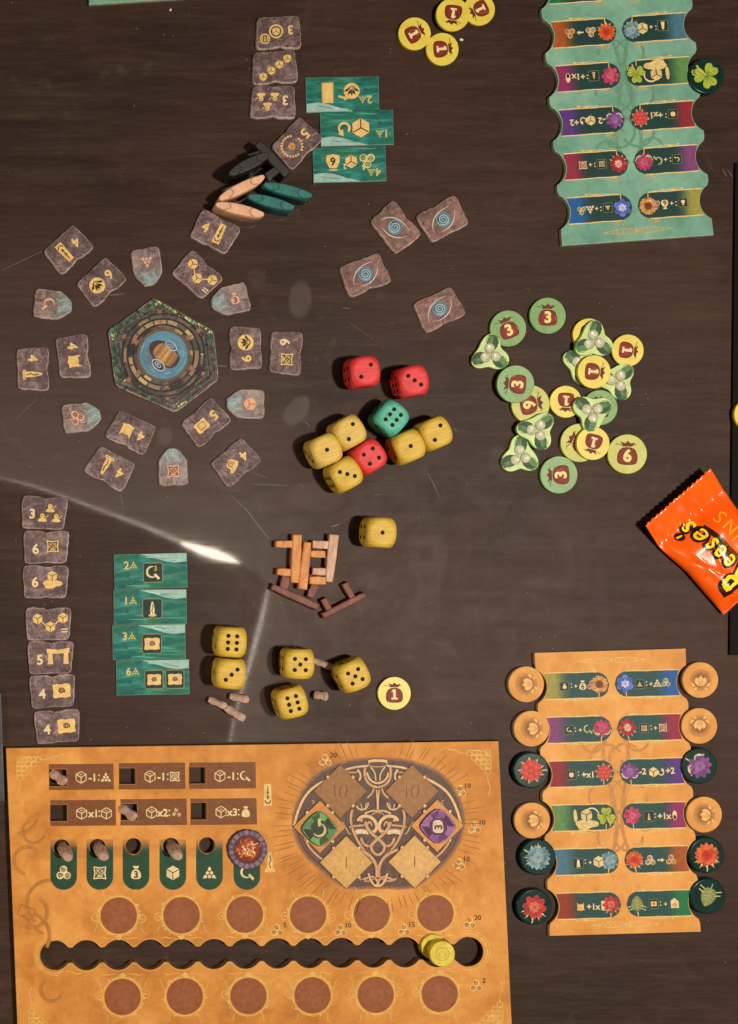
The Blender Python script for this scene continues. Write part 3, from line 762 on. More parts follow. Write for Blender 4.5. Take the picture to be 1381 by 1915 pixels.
for rad, w, gap in ((72, 5, 4), (62, 7, 3), (52, 5.5, 2.5)):
    a = 0
    while a < 360:
        st = r.uniform(14, 26); lit = r.random()
        c = r.choice([(176, 150, 104), (204, 178, 122), (150, 126, 96)]) if (rad == 62 and lit < .5) or lit < .2 else r.choice(BR)
        k.arc(0, 0, rad, a, a + st - gap, w, c, 3, 6); a += st
for a in range(-95, 265, 60):
    for rad, s in ((58, 6), (80, 5)): x, y = hpt(rad, a); k.sub(x, y, a + 90).poly([(0, -s * 1.2), (s, s * .6), (0, s), (-s, s * .6)], (150, 104, 84), 4); k.sub(x, y, a + 90).stroke([(-s, -s), (0, -s * .2), (s, -s)], 1.4, (176, 132, 104), 5)
k.ring(0, 0, 47, 5, (112, 88, 70), 4, 40)
for rad in (56.5, 67.5, 77): k.ring(0, 0, rad, 2.4, (40, 34, 34), 4, 40)
for q in (.93, .84, .76): k.stroke(hexlerp(q), 1.6, (42, 38, 36), 1, True)
k.build('printed_stonework', hx)
k = Ink(8)
k.disc(0, 0, 44.5, (88, 146, 172), 5, 48, (120, 160, 182)); k.sub(-9, 4).disc(0, 0, 32, (104, 136, 160), 6, 30, (92, 98, 118))
for i in range(60):
    a = r.uniform(0, 360); q = r.uniform(30, 42); k.arc(0, 0, q, a, a + r.uniform(10, 40), r.uniform(.6, 2), r.choice([(90, 160, 190), (124, 180, 200), (64, 116, 150), (96, 146, 172)]), 7, 6, True)
f = k.sub(2, -2, 38, lay=8)
f.poly(smooth_poly([(-26, -14), (-4, -22), (26, -16), (32, 2), (24, 18), (-2, 22), (-28, 14), (-34, 0)], 2), (66, 52, 56))
f.poly(smooth_poly([(-20, -13), (0, -18), (22, -13), (24, 2), (20, 15), (-2, 18), (-22, 12)], 2), (180, 134, 78), 1)
for i in range(5): x = -15 + i * 8; f.poly([(x, -14), (x + 5, -15), (x + 6, 13), (x + 1, 15)], r.choice([(216, 172, 94), (196, 146, 82), (150, 108, 80)]), 2)
f2 = k.sub(-10, 19, 40, lay=12); f2.disc(0, 0, 15, (62, 62, 84), 0, 24, ry=9); f2.ring(0, 0, 13.5, 1.8, (206, 212, 222), 1, 28, ry=8); f2.sub(0, 0, 0, 1, .6).spiral(0, 0, 1, 9, 0, 1.8, 1.4, (216, 220, 230), 2)
f3 = k.sub(14, -17, 40, lay=12); f3.disc(0, 0, 13, (72, 110, 148), 0, 24, ry=7); f3.ring(0, 0, 12, 1.4, (206, 212, 222), 1, 24, ry=6); f3.sub(0, 0, 0, 1, .6).spiral(0, 0, 1, 7, 0, 1.5, 1.1, (200, 212, 226), 2)
k.build('printed_pool', hx)

# ================================================================== teal cards
def water_card(px, py, rot, lab, grp, draw, w=136, h=65, jig=0):
    t = thing('water_card', lab, 'game card', px, py, 4, rot, grp)
    slab('card_body', [(-w / 2, -h / 2), (w / 2, -h / 2), (w / 2, h / 2), (-w / 2, h / 2)], 0, 4, M['water'], t, side=M['cardedge'], bevel=((.5, 0), (0, .5)))
    k = Ink(4); rr = random.Random(int(px))
    k.poly([(-20, -h / 2 + .6), (w / 2 - .6, -h / 2 + .6), (w / 2 - .6, -h / 2 + 16), (45, -h / 2 + 18), (28, -h / 2 + 15), (10, -h / 2 + 9)], (158, 198, 188))
    for i in range(9):
        x = rr.uniform(-10, 40); y = -h / 2 + 2 + (x + 12) * .12 + rr.uniform(0, 4)
        k.stroke([(x, y), (x + 10, y + 1), (x + rr.uniform(16, 26), y + rr.uniform(2, 4))], rr.uniform(.6, 2), rr.choice([(196, 222, 212), (96, 150, 146), (168, 206, 198)]), 1, False, True)
    for i in range(7):
        x = rr.uniform(-64, 20); y = rr.uniform(10, 30)
        k.stroke(bez((x, y), (x + 15, y - 3), (x + 30, y + 2), (x + rr.uniform(35, 48), y + rr.uniform(-2, 1)), 8), rr.uniform(.8, 2), rr.choice([(70, 150, 134), (30, 100, 96), (100, 172, 158)]), 0, False, True)
    for i in range(5):
        k.stroke(bez((-67, -12 + i * 3), (-50, -16 + i * 3), (-36, -22), (-22, -31), 8), 1.4, rr.choice([(24, 90, 118), (50, 126, 132)]), 0, False, True)
    k.disc(-43, 8, 4, (18, 92, 76), 0, 10)
    k.build('printed_water', t)
    k = Ink(4); draw(k.sub(lay=3)); k.build('printed_symbols', t)
def cost(k, n):
    k.text(n, -45, -12, 14, (214, 200, 120)); i_tri(k.sub(-32, -12), 6.6, (206, 190, 110))
LC = 'teal cards in a column left of the dice'; TC = 'teal cards near the top'
def d1(k): cost(k, '2'); i_box(k.sub(4, 3), 18, lambda q, r_: (i_sickle(q.sub(-1, 0), r_ * 1.25, CREAM), q.text('3', 5, -8, 9, (210, 170, 90))))
def d2(k): cost(k, '1'); i_box(k.sub(4, 3), 18, lambda q, r_: i_menhir(q, r_ * 1.15, CREAM))
def d3(k): cost(k, '3'); i_box(k.sub(5, 3), 18, lambda q, r_: i_scroll(q, r_ * 1.2, (236, 200, 130)))
def d4(k): cost(k, '6'); i_box(k.sub(2, 4), 17, lambda q, r_: i_scroll(q, r_ * 1.15, (236, 200, 130))); i_box(k.sub(41, 4), 17, lambda q, r_: i_scroll(q, r_ * 1.15, (236, 200, 130)))
water_card(282, 1068, -1.5, 'teal card with a two and a boxed sickle, topmost of its column', LC, d1)
water_card(281, 1135, -.5, 'teal card with a one and a boxed standing stone', LC, d2)
water_card(279, 1201, -1, 'teal card with a three and a single boxed scroll', LC, d3)
water_card(286, 1267, -1, 'teal card with a six and two boxed scrolls, lowest of its column', LC, d4)
def d5(k):
    k.text('2', -50, -11, 14, (214, 200, 120)); i_tri(k.sub(-37, -11), 6.6, (206, 190, 110))
    i_lotusdisc(k.sub(-17, 6), 15); i_arrow(k.sub(-1, -6, -165), 10, (226, 190, 110)); k.rect(18, -16, 38, 22, GOLD)
    k.stroke([(17, -16), (17, 22), (39, 22), (39, -16)], 1.4, (190, 160, 90), 1, True)
def d6(k):
    k.text('1', -54, -12, 14, (214, 200, 120)); i_tri(k.sub(-42, -12), 6.6, (206, 190, 110))
    i_die(k.sub(-7, 0, 180, -1), 18); i_rot(k.sub(24, 0), 14, GOLD)
def d7(k):
    k.text('4', -53, -16, 14, (214, 200, 120)); i_tri(k.sub(-40, -16), 6.6, (206, 190, 110))
    i_trisk(k.sub(-33, 6), 14, (220, 210, 130), (30, 100, 90)); k.text('5', -26, -6, 9, CREAM)
    i_die(k.sub(-3, 5), 12.5); k.text('2', 9, -4, 9, CREAM); i_cup(k.sub(31, 4, 180), 15, GOLD, '9')
    
water_card(641, 176, 179, 'upside down teal card with a two and a flower disc, topmost near the stone tiles', TC, d5)
water_card(668, 239, 178.5, 'upside down teal card with a one, a cube and a turning arrow', TC, d6)
water_card(654, 307, 178.5, 'upside down teal card with a four and a shield, lowest of three', TC, d7)

# ================================================================== dice
PIPS = {1: [(0, 0)], 2: [(-1, 1), (1, -1)], 3: [(-1, 1), (0, 0), (1, -1)], 4: [(-1, -1), (1, -1), (-1, 1), (1, 1)],
        5: [(-1, -1), (1, -1), (-1, 1), (1, 1), (0, 0)], 6: [(-.8, -1.2), (-.8, 0), (-.8, 1.2), (.8, -1.2), (.8, 0), (.8, 1.2)]}
HD = 27.6
def dice_mesh():
    n = 14; bm = bmesh.new(); cache = {}
    def V(p):
        m = max(abs(c) for c in p); d = Vector(p) / m; ln = d.length
        rr = 1.33; s = 1.0 if ln <= rr * .97 else (rr * .97 + (1 - math.exp(-(ln - rr * .97) * 3.2)) * .062) / ln
        q = d * s
        # softly round the straight rims too
        e = sorted((abs(c) for c in q), reverse=True)
        q = q * (1 - .035 * max(0, (e[1] - .8) / .2) ** 2)
        key = tuple(round(c, 5) for c in q)
        if key not in cache: cache[key] = bm.verts.new((q * HD * S)[:])
        return cache[key]
    for ax in range(3):
        for sg in (-1, 1):
            for i in range(n):
                for j in range(n):
                    def P(a, b2):
                        v = [0, 0, 0]; v[ax] = sg; v[(ax + 1) % 3] = math.sin((2 * a / n - 1) * math.pi / 2 * .9) / math.sin(math.pi / 2 * .9); v[(ax + 2) % 3] = math.sin((2 * b2 / n - 1) * math.pi / 2 * .9) / math.sin(math.pi / 2 * .9); return V(v)
                    vs = [P(i, j), P(i + 1, j), P(i + 1, j + 1), P(i, j + 1)]
                    if sg < 0: vs.reverse()
                    try: bm.faces.new(vs)
                    except ValueError: pass
    bmesh.ops.recalc_face_normals(bm, faces=bm.faces)
    me = bpy.data.meshes.new('cube_body'); bm.to_mesh(me); bm.free()
    me.polygons.foreach_set('use_smooth', [True] * len(me.polygons))
    return me
DM = dice_mesh()
DMC = {}
def die(px, py, yaw, col, vals, lab, fl=(0, 0, 0, 0, 0), grp=None):
    """vals: top, left, lower, upper, right faces"""
    t = thing('die', lab, 'die', px, py, HD * 2, yaw, grp)
    if col not in DMC: DMC[col] = DM.copy(); DMC[col].materials.append(M[col])
    b_ = bpy.data.objects.new('cube_body', DMC[col]); C.objects.link(b_); b_.parent = t; b_.location = (0, 0, HD * S)
    V, F = [], []
    h = HD * S
    # frames: origin, u (pips x), v (pips y), normal   (local, y up)
    fr = [((0, 0, 2 * h), (1, 0, 0), (0, -1, 0), (0, 0, 1)), ((-h, 0, h), (0, 1, 0), (0, 0, 1), (-1, 0, 0)), ((0, -h, h), (1, 0, 0), (0, 0, 1), (0, -1, 0)),
          ((0, h, h), (1, 0, 0), (0, 0, 1), (0, 1, 0)), ((h, 0, h), (0, 1, 0), (0, 0, 1), (1, 0, 0))]
    for fi, (o_, u, v, n_) in enumerate(fr):
        u, v, n_, o_ = map(Vector, (u, v, n_, o_))
        if fl[fi] & 1: u = -u
        if fl[fi] & 2: u, v = v, u
        for (a, b2) in PIPS[vals[fi]]:
            c = o_ + u * (a * 10.0 * S) + v * (b2 * 10.0 * S)
            m = 14
            st = len(V)
            for ri, (rad, up) in enumerate(((4.1, -.3), (3.9, .14), (2.6, .14))):
                for q in range(m):
                    an = 2 * math.pi * q / m
                    V.append((c + (u * math.cos(an) + v * math.sin(an)) * rad * S + n_ * up * S)[:])
            sgn = 1 if u.cross(v).dot(n_) > 0 else -1
            for ri in range(2):
                for q in range(m):
                    f = (st + ri * m + q, st + ri * m + (q + 1) % m, st + (ri + 1) * m + (q + 1) % m, st + (ri + 1) * m + q)
                    F.append(f if sgn > 0 else f[::-1])
            f = tuple(st + 2 * m + q for q in range(m)); F.append(f if sgn > 0 else f[::-1])
    mesh_obj('pips', V, F, M['pip'], t)
HE = 'dice heaped together'; LO = 'yellow dice lying apart'
die(685, 693, -7, 'red_die', (2, 4, 3, 5, 3), 'red die showing a two, left of the other loose red die', (0,) * 5, 'loose red dice')
die(776, 711, -11, 'red_die', (3, 6, 2, 5, 1), 'red die showing a three on top', (1, 2, 0, 0, 0), 'loose red dice')
die(736, 780, 40, 'green_die', (6, 5, 2, 3, 4), 'mint green die showing a six', (0, 0, 0, 0, 0), HE)
die(656.5, 807, -30, 'tan_die', (2, 3, 6, 4, 5), 'pale yellow die showing a two, in the heap between mint and yellow dice', (0,) * 5, HE)
die(612, 841, -24, 'tan_die', (1, 3, 5, 4, 2), 'pale yellow die showing a one, outermost corner of the heap', (0,) * 5, HE)
die(650, 886.5, -30, 'yellow_die', (3, 6, 4, 2, 1), 'yellow die showing a three, lowest of the heap', (1, 0, 0, 0, 0), HE)
die(695, 853, -34, 'red_die', (4, 5, 6, 1, 2), 'red die showing a four, wedged in the heap', (0,) * 5, HE)
die(768.5, 834, -24, 'yellow_die', (1, 2, 3, 5, 4), 'yellow die showing a one, beneath the mint green die', (0,) * 5, HE)
die(819, 809, -24, 'yellow_die', (2, 3, 1, 6, 5), 'yellow die showing a two, at the far end of the heap', (0,) * 5, HE)
die(716, 996, 3, 'yellow_die', (1, 4, 3, 2, 6), 'yellow die showing a one, alone beside the small wooden dolmens', (0,) * 5, LO)
die(435, 1202, 3, 'yellow_die', (6, 2, 3, 4, 5), 'yellow die showing a six, stacked above the three die', (0,) * 5, LO)
die(433.5, 1262, 4, 'yellow_die', (3, 1, 2, 5, 4), 'yellow die showing a three, beside the teal cards', (0,) * 5, LO)
die(562, 1243, 1, 'yellow_die', (5, 4, 1, 6, 2), 'yellow die showing a five, above another yellow die with a six', (0,) * 5, LO)
die(549, 1316, -15, 'yellow_die', (6, 5, 3, 4, 1), 'tilted yellow die showing a six, nearest the orange player board', (0,) * 5, LO)
die(665, 1265, -24, 'yellow_die', (5, 4, 3, 2, 1), 'tilted yellow die showing a five, near the single money token', (0,) * 5, LO)

# ================================================================== money tokens and mistletoe tokens
def tone(k, v):
    if v == '1':
        k.poly([(-2.6, -9), (2.6, -9), (2.6, 7), (6, 7), (6, 10.5), (-6, 10.5), (-6, 7), (-2.6, 7), (-2.6, -4.5), (-5.5, -3.5), (-5.5, -6.5)], (246, 226, 170), 3)
    else: k.text(v, 0, 1.5, 19, (246, 228, 150), 3, 0, .04)
def money(px, py, rot, v, mat, r0, lab, grp, z=0.0, thick=7.0, tilt=(0, 0), tok='money_token'):
    t = thing(tok, lab, 'token', px, py, z + thick, rot, grp, z, tilt)
    slab('disc_body', circ(r0, 56), 0, thick, M[mat], t, bevel=((1.4, 0), (.5, .4), (0, .9)), smooth=True)
    k = Ink(thick); s = r0 / 36.0
    f = k.sub(0, 1, 0, s * 1.12)
    body = smooth_poly([(-9, -12), (9, -12), (16, -3), (17, 10), (13, 17), (-13, 17), (-17, 10), (-16, -3)], 2)
    rr = random.Random(int(px + py))
    f.fan(body, (112, 34, 22), 0, (162, 56, 30))
    for i in range(7): x, y = rr.uniform(-13, 13), rr.uniform(-6, 13); f.stroke([(x, y - 4), (x + 1, y), (x, y + 4)], rr.uniform(1, 2.6), rr.choice([(140, 44, 28), (92, 28, 22), (186, 84, 40)]), 1, False, True)
    f.poly([(-7, -13), (-12, -21), (-4, -18), (0, -22), (5, -18), (12, -20), (7, -13)], (104, 36, 24), 1)
    for a in (-16, -6, 12): f.stroke([(a * .4, -13), (a, -13 - 4), (a * 1.2, -16)], 1, (82, 26, 20), 1)
    tone(f, v)
    k.build('printed_money_bag', t)
    return t
def misty(px, py, rot, lab, z=0.0, tilt=(0, 0)):
    t = thing('mistletoe_token', lab, 'token', px, py, z + 7, rot, 'mistletoe tokens among the money tokens', z, tilt)
    out = []
    for i in range(60):
        a = 2 * math.pi * i / 60; rr_ = 31.5 + 7.0 * math.cos(3 * (a + math.pi / 2)) + 1.0 * math.cos(5 * a)
        out.append((rr_ * math.cos(a), rr_ * math.sin(a)))
    slab('token_body', out, 0, 7, M['leaf_token'], t, bevel=((1.4, 0), (.4, .4), (0, 1)), smooth=True)
    rr = random.Random(int(px)); k = Ink(7)
    for j in range(3):
        f = k.sub(0, 0, j * 120, 1.06)
        G = [(60, 104, 62), (84, 132, 76), (42, 78, 58)][(j + int(px)) % 3]
        f.fan([(0, -4), (9, -10), (14, -20), (12, -31), (5, -35), (-4, -34), (-9, -26), (-8, -14)], G, 0, (104, 152, 92))
        f.fan([(1, -8), (3, -20), (6, -32), (11, -26), (12, -14), (6, -6)], (36, 72, 48), 1, (58, 96, 58))
        f.stroke([(-8, -12), (-9, -22), (-4, -32)], 1.6, (206, 222, 170), 2, False, True)
    k.build('printed_leaves', t)
    k = Ink(7)
    for (x, y) in ((-2, -11), (10, 4), (-10, 6)):
        k.disc(x, y + .6, 9.6, (112, 120, 84), 3, 20)
        k.disc(x, y, 9.0, (178, 178, 142), 4, 20, (226, 224, 200)); k.disc(x - 2, y - 3, 2.6, (240, 240, 226), 6, 10); k.disc(x + 3, y + 4, 1.1, (130, 128, 96), 6, 8)
    k.build('printed_berries', t)
    return t
T4 = 'four yellow money tokens by the top edge'; CL = 'money tokens in the big cluster'
money(776, 62, 62, '1', 'yellow_token', 30.5, 'yellow one token, leftmost of four near the top', T4)
money(828, 91, 85, '1', 'yellow_token', 30.5, 'yellow one token lowest of four near the top, touching its neighbour', T4)
money(897, 17, 245, '1', 'yellow_token', 29.5, 'yellow one token slipped under another at the top', T4)
money(848, 26, 188, '1', 'yellow_token', 31, 'yellow one token lying on its neighbour, number upside down', T4, 7.2, 7, (0, .05))
money(951, 614, -22, '3', 'green_token', 34, 'green three token with its bag tipped, touching a leaf token', CL)
money(1025, 590, 0, '3', 'green_token', 34, 'green three token standing upright, topmost of the cluster', CL)
money(993, 756, 80, '6', 'lime_token', 36, 'yellow green six token partly under a green token', CL)
money(965, 718, -85, '3', 'green_token', 35, 'green three token lying on the yellow green six token', CL, 7.3, 7, (0, -.02))
money(1059, 751, 183, '1', 'yellow_token', 30, 'yellow one token in the middle of the cluster', CL)
money(1102, 625, 100, '1', 'yellow_token', 30, 'yellow one token mostly hidden beneath a mistletoe token', CL)
money(1175, 655, 98, '1', 'yellow_token', 30, 'yellow one token on its side, rightmost in the upper cluster', CL)
money(1123, 762, 5, '3', 'green_token', 33, 'green token mostly hidden under a mistletoe token', CL)
money(1085, 828, -60, '', 'lime_token', 36, 'yellow green token half hidden under a yellow one token', CL)
money(1110, 829, 195, '1', 'yellow_token', 31, 'yellow one token lying on a yellow green token', CL, 7.3)
money(1174, 849, 2, '6', 'lime_token', 37, 'yellow green six token standing upright, lowest right of the cluster', CL)
money(1046, 888, -92, '3', 'green_token', 35, 'green three token at the very bottom of the cluster', CL)
misty(918, 662, 2, 'mistletoe token alone at the left of the cluster, by the tipped green three token', .5)
misty(1090, 682, 60, 'mistletoe token covered by a yellow one token and another mistletoe token')
misty(1156, 712, 38, 'mistletoe token under the yellow one tokens at the right', .6)
misty(1112, 637, 0, 'mistletoe token on top of a yellow one token, highest in the cluster', 7.4)
money(1112, 695, 96, '1', 'yellow_token', 31, 'yellow one token lying across two mistletoe tokens', CL, 7.5)
misty(1108, 770, 182, 'mistletoe token lying on a hidden green token', 7.4)
misty(1006, 805, 38, 'mistletoe token below the yellow green six token', 7.4)
misty(973, 853, 118, 'mistletoe token lowest in the cluster, beside the bottom green token')
money(738, 1297, 0, '1', 'yellow_token', 31, 'single yellow one token alone near the tilted yellow die', 'single money token')
money(1405, 775, 0, '1', 'yellow_token', 31, 'yellow token cut off by the photo edge, on the black tray', 'token on the tray', 5)

# ================================================================== wooden pieces
def prism(outline, z0, z1, mat, name, parent, bev=2.0, seed=0, rough=.6):
    return slab(name, wob(outline, rough, seed, 6), z0, z1, mat, parent, bevel=((bev, 0), (bev * .35, bev * .3), (0, bev)), smooth=True)
def bar(x0, y0, x1, y1, w0, w1):
    d = Vector((x1 - x0, y1 - y0)).normalized(); n_ = Vector((-d.y, d.x))
    p = [(x0 + n_.x * w0 / 2, y0 + n_.y * w0 / 2), (x0 - n_.x * w0 / 2, y0 - n_.y * w0 / 2), (x1 - n_.x * w1 / 2, y1 - n_.y * w1 / 2), (x1 + n_.x * w1 / 2, y1 + n_.y * w1 / 2)]
    m = Vector(((x0 + x1) / 2, (y0 + y1) / 2)); w = (w0 + w1) / 2 + 1.5
    return [p[0], p[1], (m.x - n_.x * w / 2, m.y - n_.y * w / 2), p[2], p[3], (m.x + n_.x * w / 2, m.y + n_.y * w / 2)]
def dolmen(name, lab, mat, cx, cy, lintel, legs, th=18, z=0, cat='game piece', grp='small wooden dolmens', seed=1):
    t = thing(name, lab, cat, cx, cy, z + th, 0, grp, z)
    f = lambda b_: [(x - cx, y - cy) for x, y in b_]
    prism(f(bar(*lintel)), 0, th, M[mat], 'lintel', t, 2.2, seed)
    for i, l in enumerate(legs): prism(f(bar(*l)), 0, th - 2.2, M[mat], 'leg', t, 1.8, seed + i + 1, .4)
    return t
DG = 'small wooden dolmens'
dolmen('wooden_dolmen', 'orange wooden dolmen lying with its legs towards the glare', 'orange_wood', 548, 1044, (557, 1000, 552, 1090, 17, 16), [(517, 1018, 550, 1018, 12, 13), (520, 1069, 547, 1071, 12, 14)], seed=1)
dolmen('wooden_dolmen', 'curved orange wooden dolmen nested between its orange and pale neighbours', 'orange_wood', 585, 1058, (576, 1014, 567, 1102, 14, 17), [(582, 1036, 610, 1037, 12, 13), (580, 1085, 611, 1086, 14, 14)], seed=4)
dolmen('wooden_dolmen', 'pale beige wooden dolmen', 'beige_wood', 612, 1044, (626, 1000, 616, 1088, 18, 14), [(586, 1018, 620, 1020, 14, 14), (586, 1068, 618, 1070, 13, 13)], seed=7)
dolmen('wooden_dolmen', 'reddish brown wooden dolmen pushed against the orange dolmens', 'brown_wood', 553, 1105, (509, 1097, 597, 1136, 12, 13), [(538, 1078, 530, 1106, 18, 15), (591, 1093, 581, 1118, 15, 13)], 15, seed=10)
dolmen('wooden_dolmen', 'reddish brown wooden dolmen with free legs, nearest the lone token', 'brown_wood', 643, 1130, (605, 1152, 684, 1112, 11, 11), [(606, 1120, 619, 1144, 12, 11), (646, 1091, 662, 1120, 12, 11)], 15, seed=13)
dolmen('black_dolmen', 'black wooden dolmen lying beside the tile with a broken ring', 'black_wood', 505, 297, (482, 266, 538, 325, 15, 17), [(494, 284, 466, 292, 13, 11), (525, 312, 498, 328, 13, 13)], 36, grp='black pieces near the top', seed=17)
def boat(lab, mat, cx, cy, rot, ln, w, th, z, name='wooden_druid', tilt=(0, 0), grp='lozenge shaped wooden pieces near the top'):
    t = thing(name, lab, 'game piece', cx, cy, z + th, rot, grp, z, tilt)
    a, b_ = ln / 2, w / 2
    p = smooth_poly([(-a, -b_ * .28), (-a * .86, -b_ * .62), (-a * .45, -b_), (a * .3, -b_), (a * .82, -b_ * .6), (a, -b_ * .35), (a * .99, b_ * .4), (a * .6, b_ * .95), (-a * .1, b_), (-a * .6, b_ * .75), (-a * .98, b_ * .4)], 1)
    slab('body', p, 0, th, M[mat], t, bevel=((2.5, 0), (1, .6), (0, 2.2)), smooth=True)
    base = {'black_wood': (10, 9, 8), 'pink_wood': (158, 110, 84), 'teal_wood': (8, 60, 60)}[mat]
    k = Ink(th)
    k.stroke(bez((-a * .5, -b_ * .82), (-a * .3, -b_ * .2), (-a * .34, b_ * .4), (-a * .62, b_ * .6), 10), 1.5, base)
    k.stroke(bez((a * .5, -b_ * .76), (a * .34, -b_ * .2), (a * .34, b_ * .4), (a * .62, b_ * .8), 10), 1.5, base)
    k.build('engraved_lines', t)
boat('black lozenge shaped wooden piece next to the black dolmen', 'black_wood', 466, 306, -28, 84, 22, 50, 0, grp='black pieces near the top')
boat('pale pink lozenge shaped wooden piece, the upper of two', 'pink_wood', 453, 350, -27, 94, 20, 42, 0)
boat('pale pink lozenge shaped wooden piece, the lower of two', 'pink_wood', 449, 391, 12, 92, 20, 40, 0)
boat('teal lozenge shaped wooden piece reaching furthest from the pink ones', 'teal_wood', 539, 355, 13, 92, 20, 46, 0)
boat('teal lozenge shaped wooden piece tucked between pink and teal pieces', 'teal_wood', 508, 377, 14, 88, 20, 40, 0)

def peg(lab, cx, cy, rot, ln, w, th, z=0, tilt=(0, 0), seed=0, grp='pale grey wooden menhirs', mat='grey_wood'):
    """a roughly cut standing stone in wood: facets, a waist and a slanted head"""
    t = thing('wooden_menhir', lab, 'game piece', cx, cy, z + th, rot, grp, z, tilt)
    r = random.Random(seed); n = 6; V = []; F = []
    st = [(-.5, .72), (-.3, .95), (0.0, .8), (.22, 1.0), (.42, .9), (.5, .6)]
    for i, (u, s) in enumerate(st):
        for j in range(n):
            a = 2 * math.pi * j / n + .3
            V.append(((u * ln + r.uniform(-.8, .8)) * S, (math.cos(a) * w / 2 * s + r.uniform(-.6, .6)) * S, (th / 2 + math.sin(a) * th / 2 * s * 1.1 + r.uniform(-.5, .5)) * S))
    for i in range(len(st) - 1):
        for j in range(n): a = i * n + j; b2 = i * n + (j + 1) % n; F.append((a, a + n, b2 + n, b2))
    F.append(tuple(range(n))[::1]); F.append(tuple(reversed(range((len(st) - 1) * n, len(st) * n))))
    mz = min(v[2] for v in V); V = [(v[0], v[1], v[2] - mz) for v in V]
    o = mesh_obj('body', V, F, M[mat], t)
    bm = bmesh.new(); bm.from_mesh(o.data); bmesh.ops.recalc_face_normals(bm, faces=bm.faces)
    bmesh.ops.bevel(bm, geom=list(bm.edges), offset=.5 * S, segments=1, affect='EDGES'); bm.to_mesh(o.data); bm.free()
PG = 'small grey wooden menhirs on the table'
peg('grey wooden stone wedged between two yellow dice', 606, 1243, 20, 38, 15, 14, seed=1, grp=PG)
peg('short grey wooden stone below the gap between the dice', 602, 1303, 8, 27, 19, 16, seed=2, grp=PG)
peg('grey wooden stone lying nearest the teal cards below the dice', 408, 1316, 22, 36, 15, 13, seed=3, grp=PG)
peg('grey wooden stone touching the bottom of the three die', 449, 1307, 12, 36, 17, 14, seed=4, grp=PG)
peg('grey wooden stone, lowest and closest to the player board', 441, 1336, 32, 42, 17, 15, seed=5, grp=PG)
cr = thing('crumb', 'tiny white crumb beside the yellow tokens', 'crumb', 863, 74, 1, 20)
slab('body', [(-3.6, -2), (3, -2.4), (3.8, 1.2), (-2.5, 2.2)], 0, 2.5, M['crumb'], cr, bevel=((.8, 0), (0, .8)))
cr = thing('crumb', 'tiny white crumb below the teal sheet', 'crumb', 319, 18, 1, -40)
slab('body', [(-2.4, -1.4), (2.4, -1.8), (2.2, 1.4), (-2, 1.6)], 0, 2, M['crumb'], cr, bevel=((.5, 0), (0, .5)))

# ================================================================== snack wrapper
wr = thing('snack_wrapper', 'shiny orange snack wrapper with yellow lettering and a zigzag end', 'snack wrapper', 1262, 931, 12, 49)
# local frame: +x runs from the zigzag seal along the wrapper, y across it
LW, HW = 300.0, 80.0
def wh(x, y):
    """height of the wrapper's skin"""
    u = x; v = y / HW
    lift = max(0.0, min(1, (u - 42) / 60.0)); lift = lift * lift * (3 - 2 * lift)
    if u > 176: lift *= max(0.0, 1 - ((u - 176) / 46.0) ** 2)
    e = max(0.0, 1 - abs(v) ** 2.6)
    fold = 2.2 * math.sin(y * .22 + 1.2 * math.sin(u * .05)) * math.exp(-((u - 52) / 26.0) ** 2)
    fold += 1.6 * noise.noise(Vector((u * .03, y * .05, 1.7))) * (1 - lift * .3) * 2
    cre = -3.6 * math.exp(-((y + .55 * (u - 120) - 58) / 4.0) ** 2) * e
    cre += 3.4 * math.exp(-((y - .35 * (u - 130) - 26) / 5.0) ** 2) * e * lift
    cre += 3.0 * math.exp(-((y - 58 + .05 * u) / 4.5) ** 2) * e * lift
    return 9 + 16 * max(0.0, 1 - u / 50.0) + 27 * lift * (e ** .6) + (fold + cre) * min(1, e * 3)
def wxy(x, y):
    w = 1 - .10 * max(0, min(1, (x - 60) / 60.0))
    return x, y * w
nx_, ny_ = 110, 70; V, F = [], []
for i in range(nx_ + 1):
    for j in range(ny_ + 1):
        x = 226.0 * i / nx_; y = -HW + 2 * HW * j / ny_
        xx = x - (1.8 * abs(((j * .42) % 2) - 1) * 2 if i == 0 else 0)
        X, Y = wxy(xx, y); V.append((X * S, -Y * S, wh(x, y) * S))
for i in range(nx_):
    for j in range(ny_): a = i * (ny_ + 1) + j; F.append((a, a + 1, a + ny_ + 2, a + ny_ + 1)[::1])
base = len(V)
for i in range(nx_ + 1):
    for j in range(ny_ + 1):
        x = 226.0 * i / nx_; y = -HW + 2 * HW * j / ny_
        xx = x - (1.8 * abs(((j * .42) % 2) - 1) * 2 if i == 0 else 0)
        X, Y = wxy(xx, y); h = wh(x, y); b0 = 9 + 16 * max(0.0, 1 - x / 50.0); V.append((X * S, -Y * S, max(.5, b0 - .8 - abs(h - b0) * .25) * S))
for i in range(nx_):
    for j in range(ny_): a = base + i * (ny_ + 1) + j; F.append((a, a + ny_ + 1, a + ny_ + 2, a + 1))
def edge_pairs():
    for i in range(nx_): yield i * (ny_ + 1), (i + 1) * (ny_ + 1); yield (i + 1) * (ny_ + 1) + ny_, i * (ny_ + 1) + ny_
    for j in range(ny_): yield j + 1, j; yield nx_ * (ny_ + 1) + j, nx_ * (ny_ + 1) + j + 1
for a, b2 in edge_pairs(): F.append((a, b2, base + b2, base + a))
mesh_obj('foil_body', V, F, M['wrapper'], wr, smooth=True)
ol = bpy.data.objects['foil_body'].data
bm = bmesh.new(); bm.from_mesh(ol); bmesh.ops.recalc_face_normals(bm, faces=bm.faces); bm.to_mesh(ol); bm.free()
ol.polygons.foreach_set('use_smooth', [True] * len(ol.polygons))
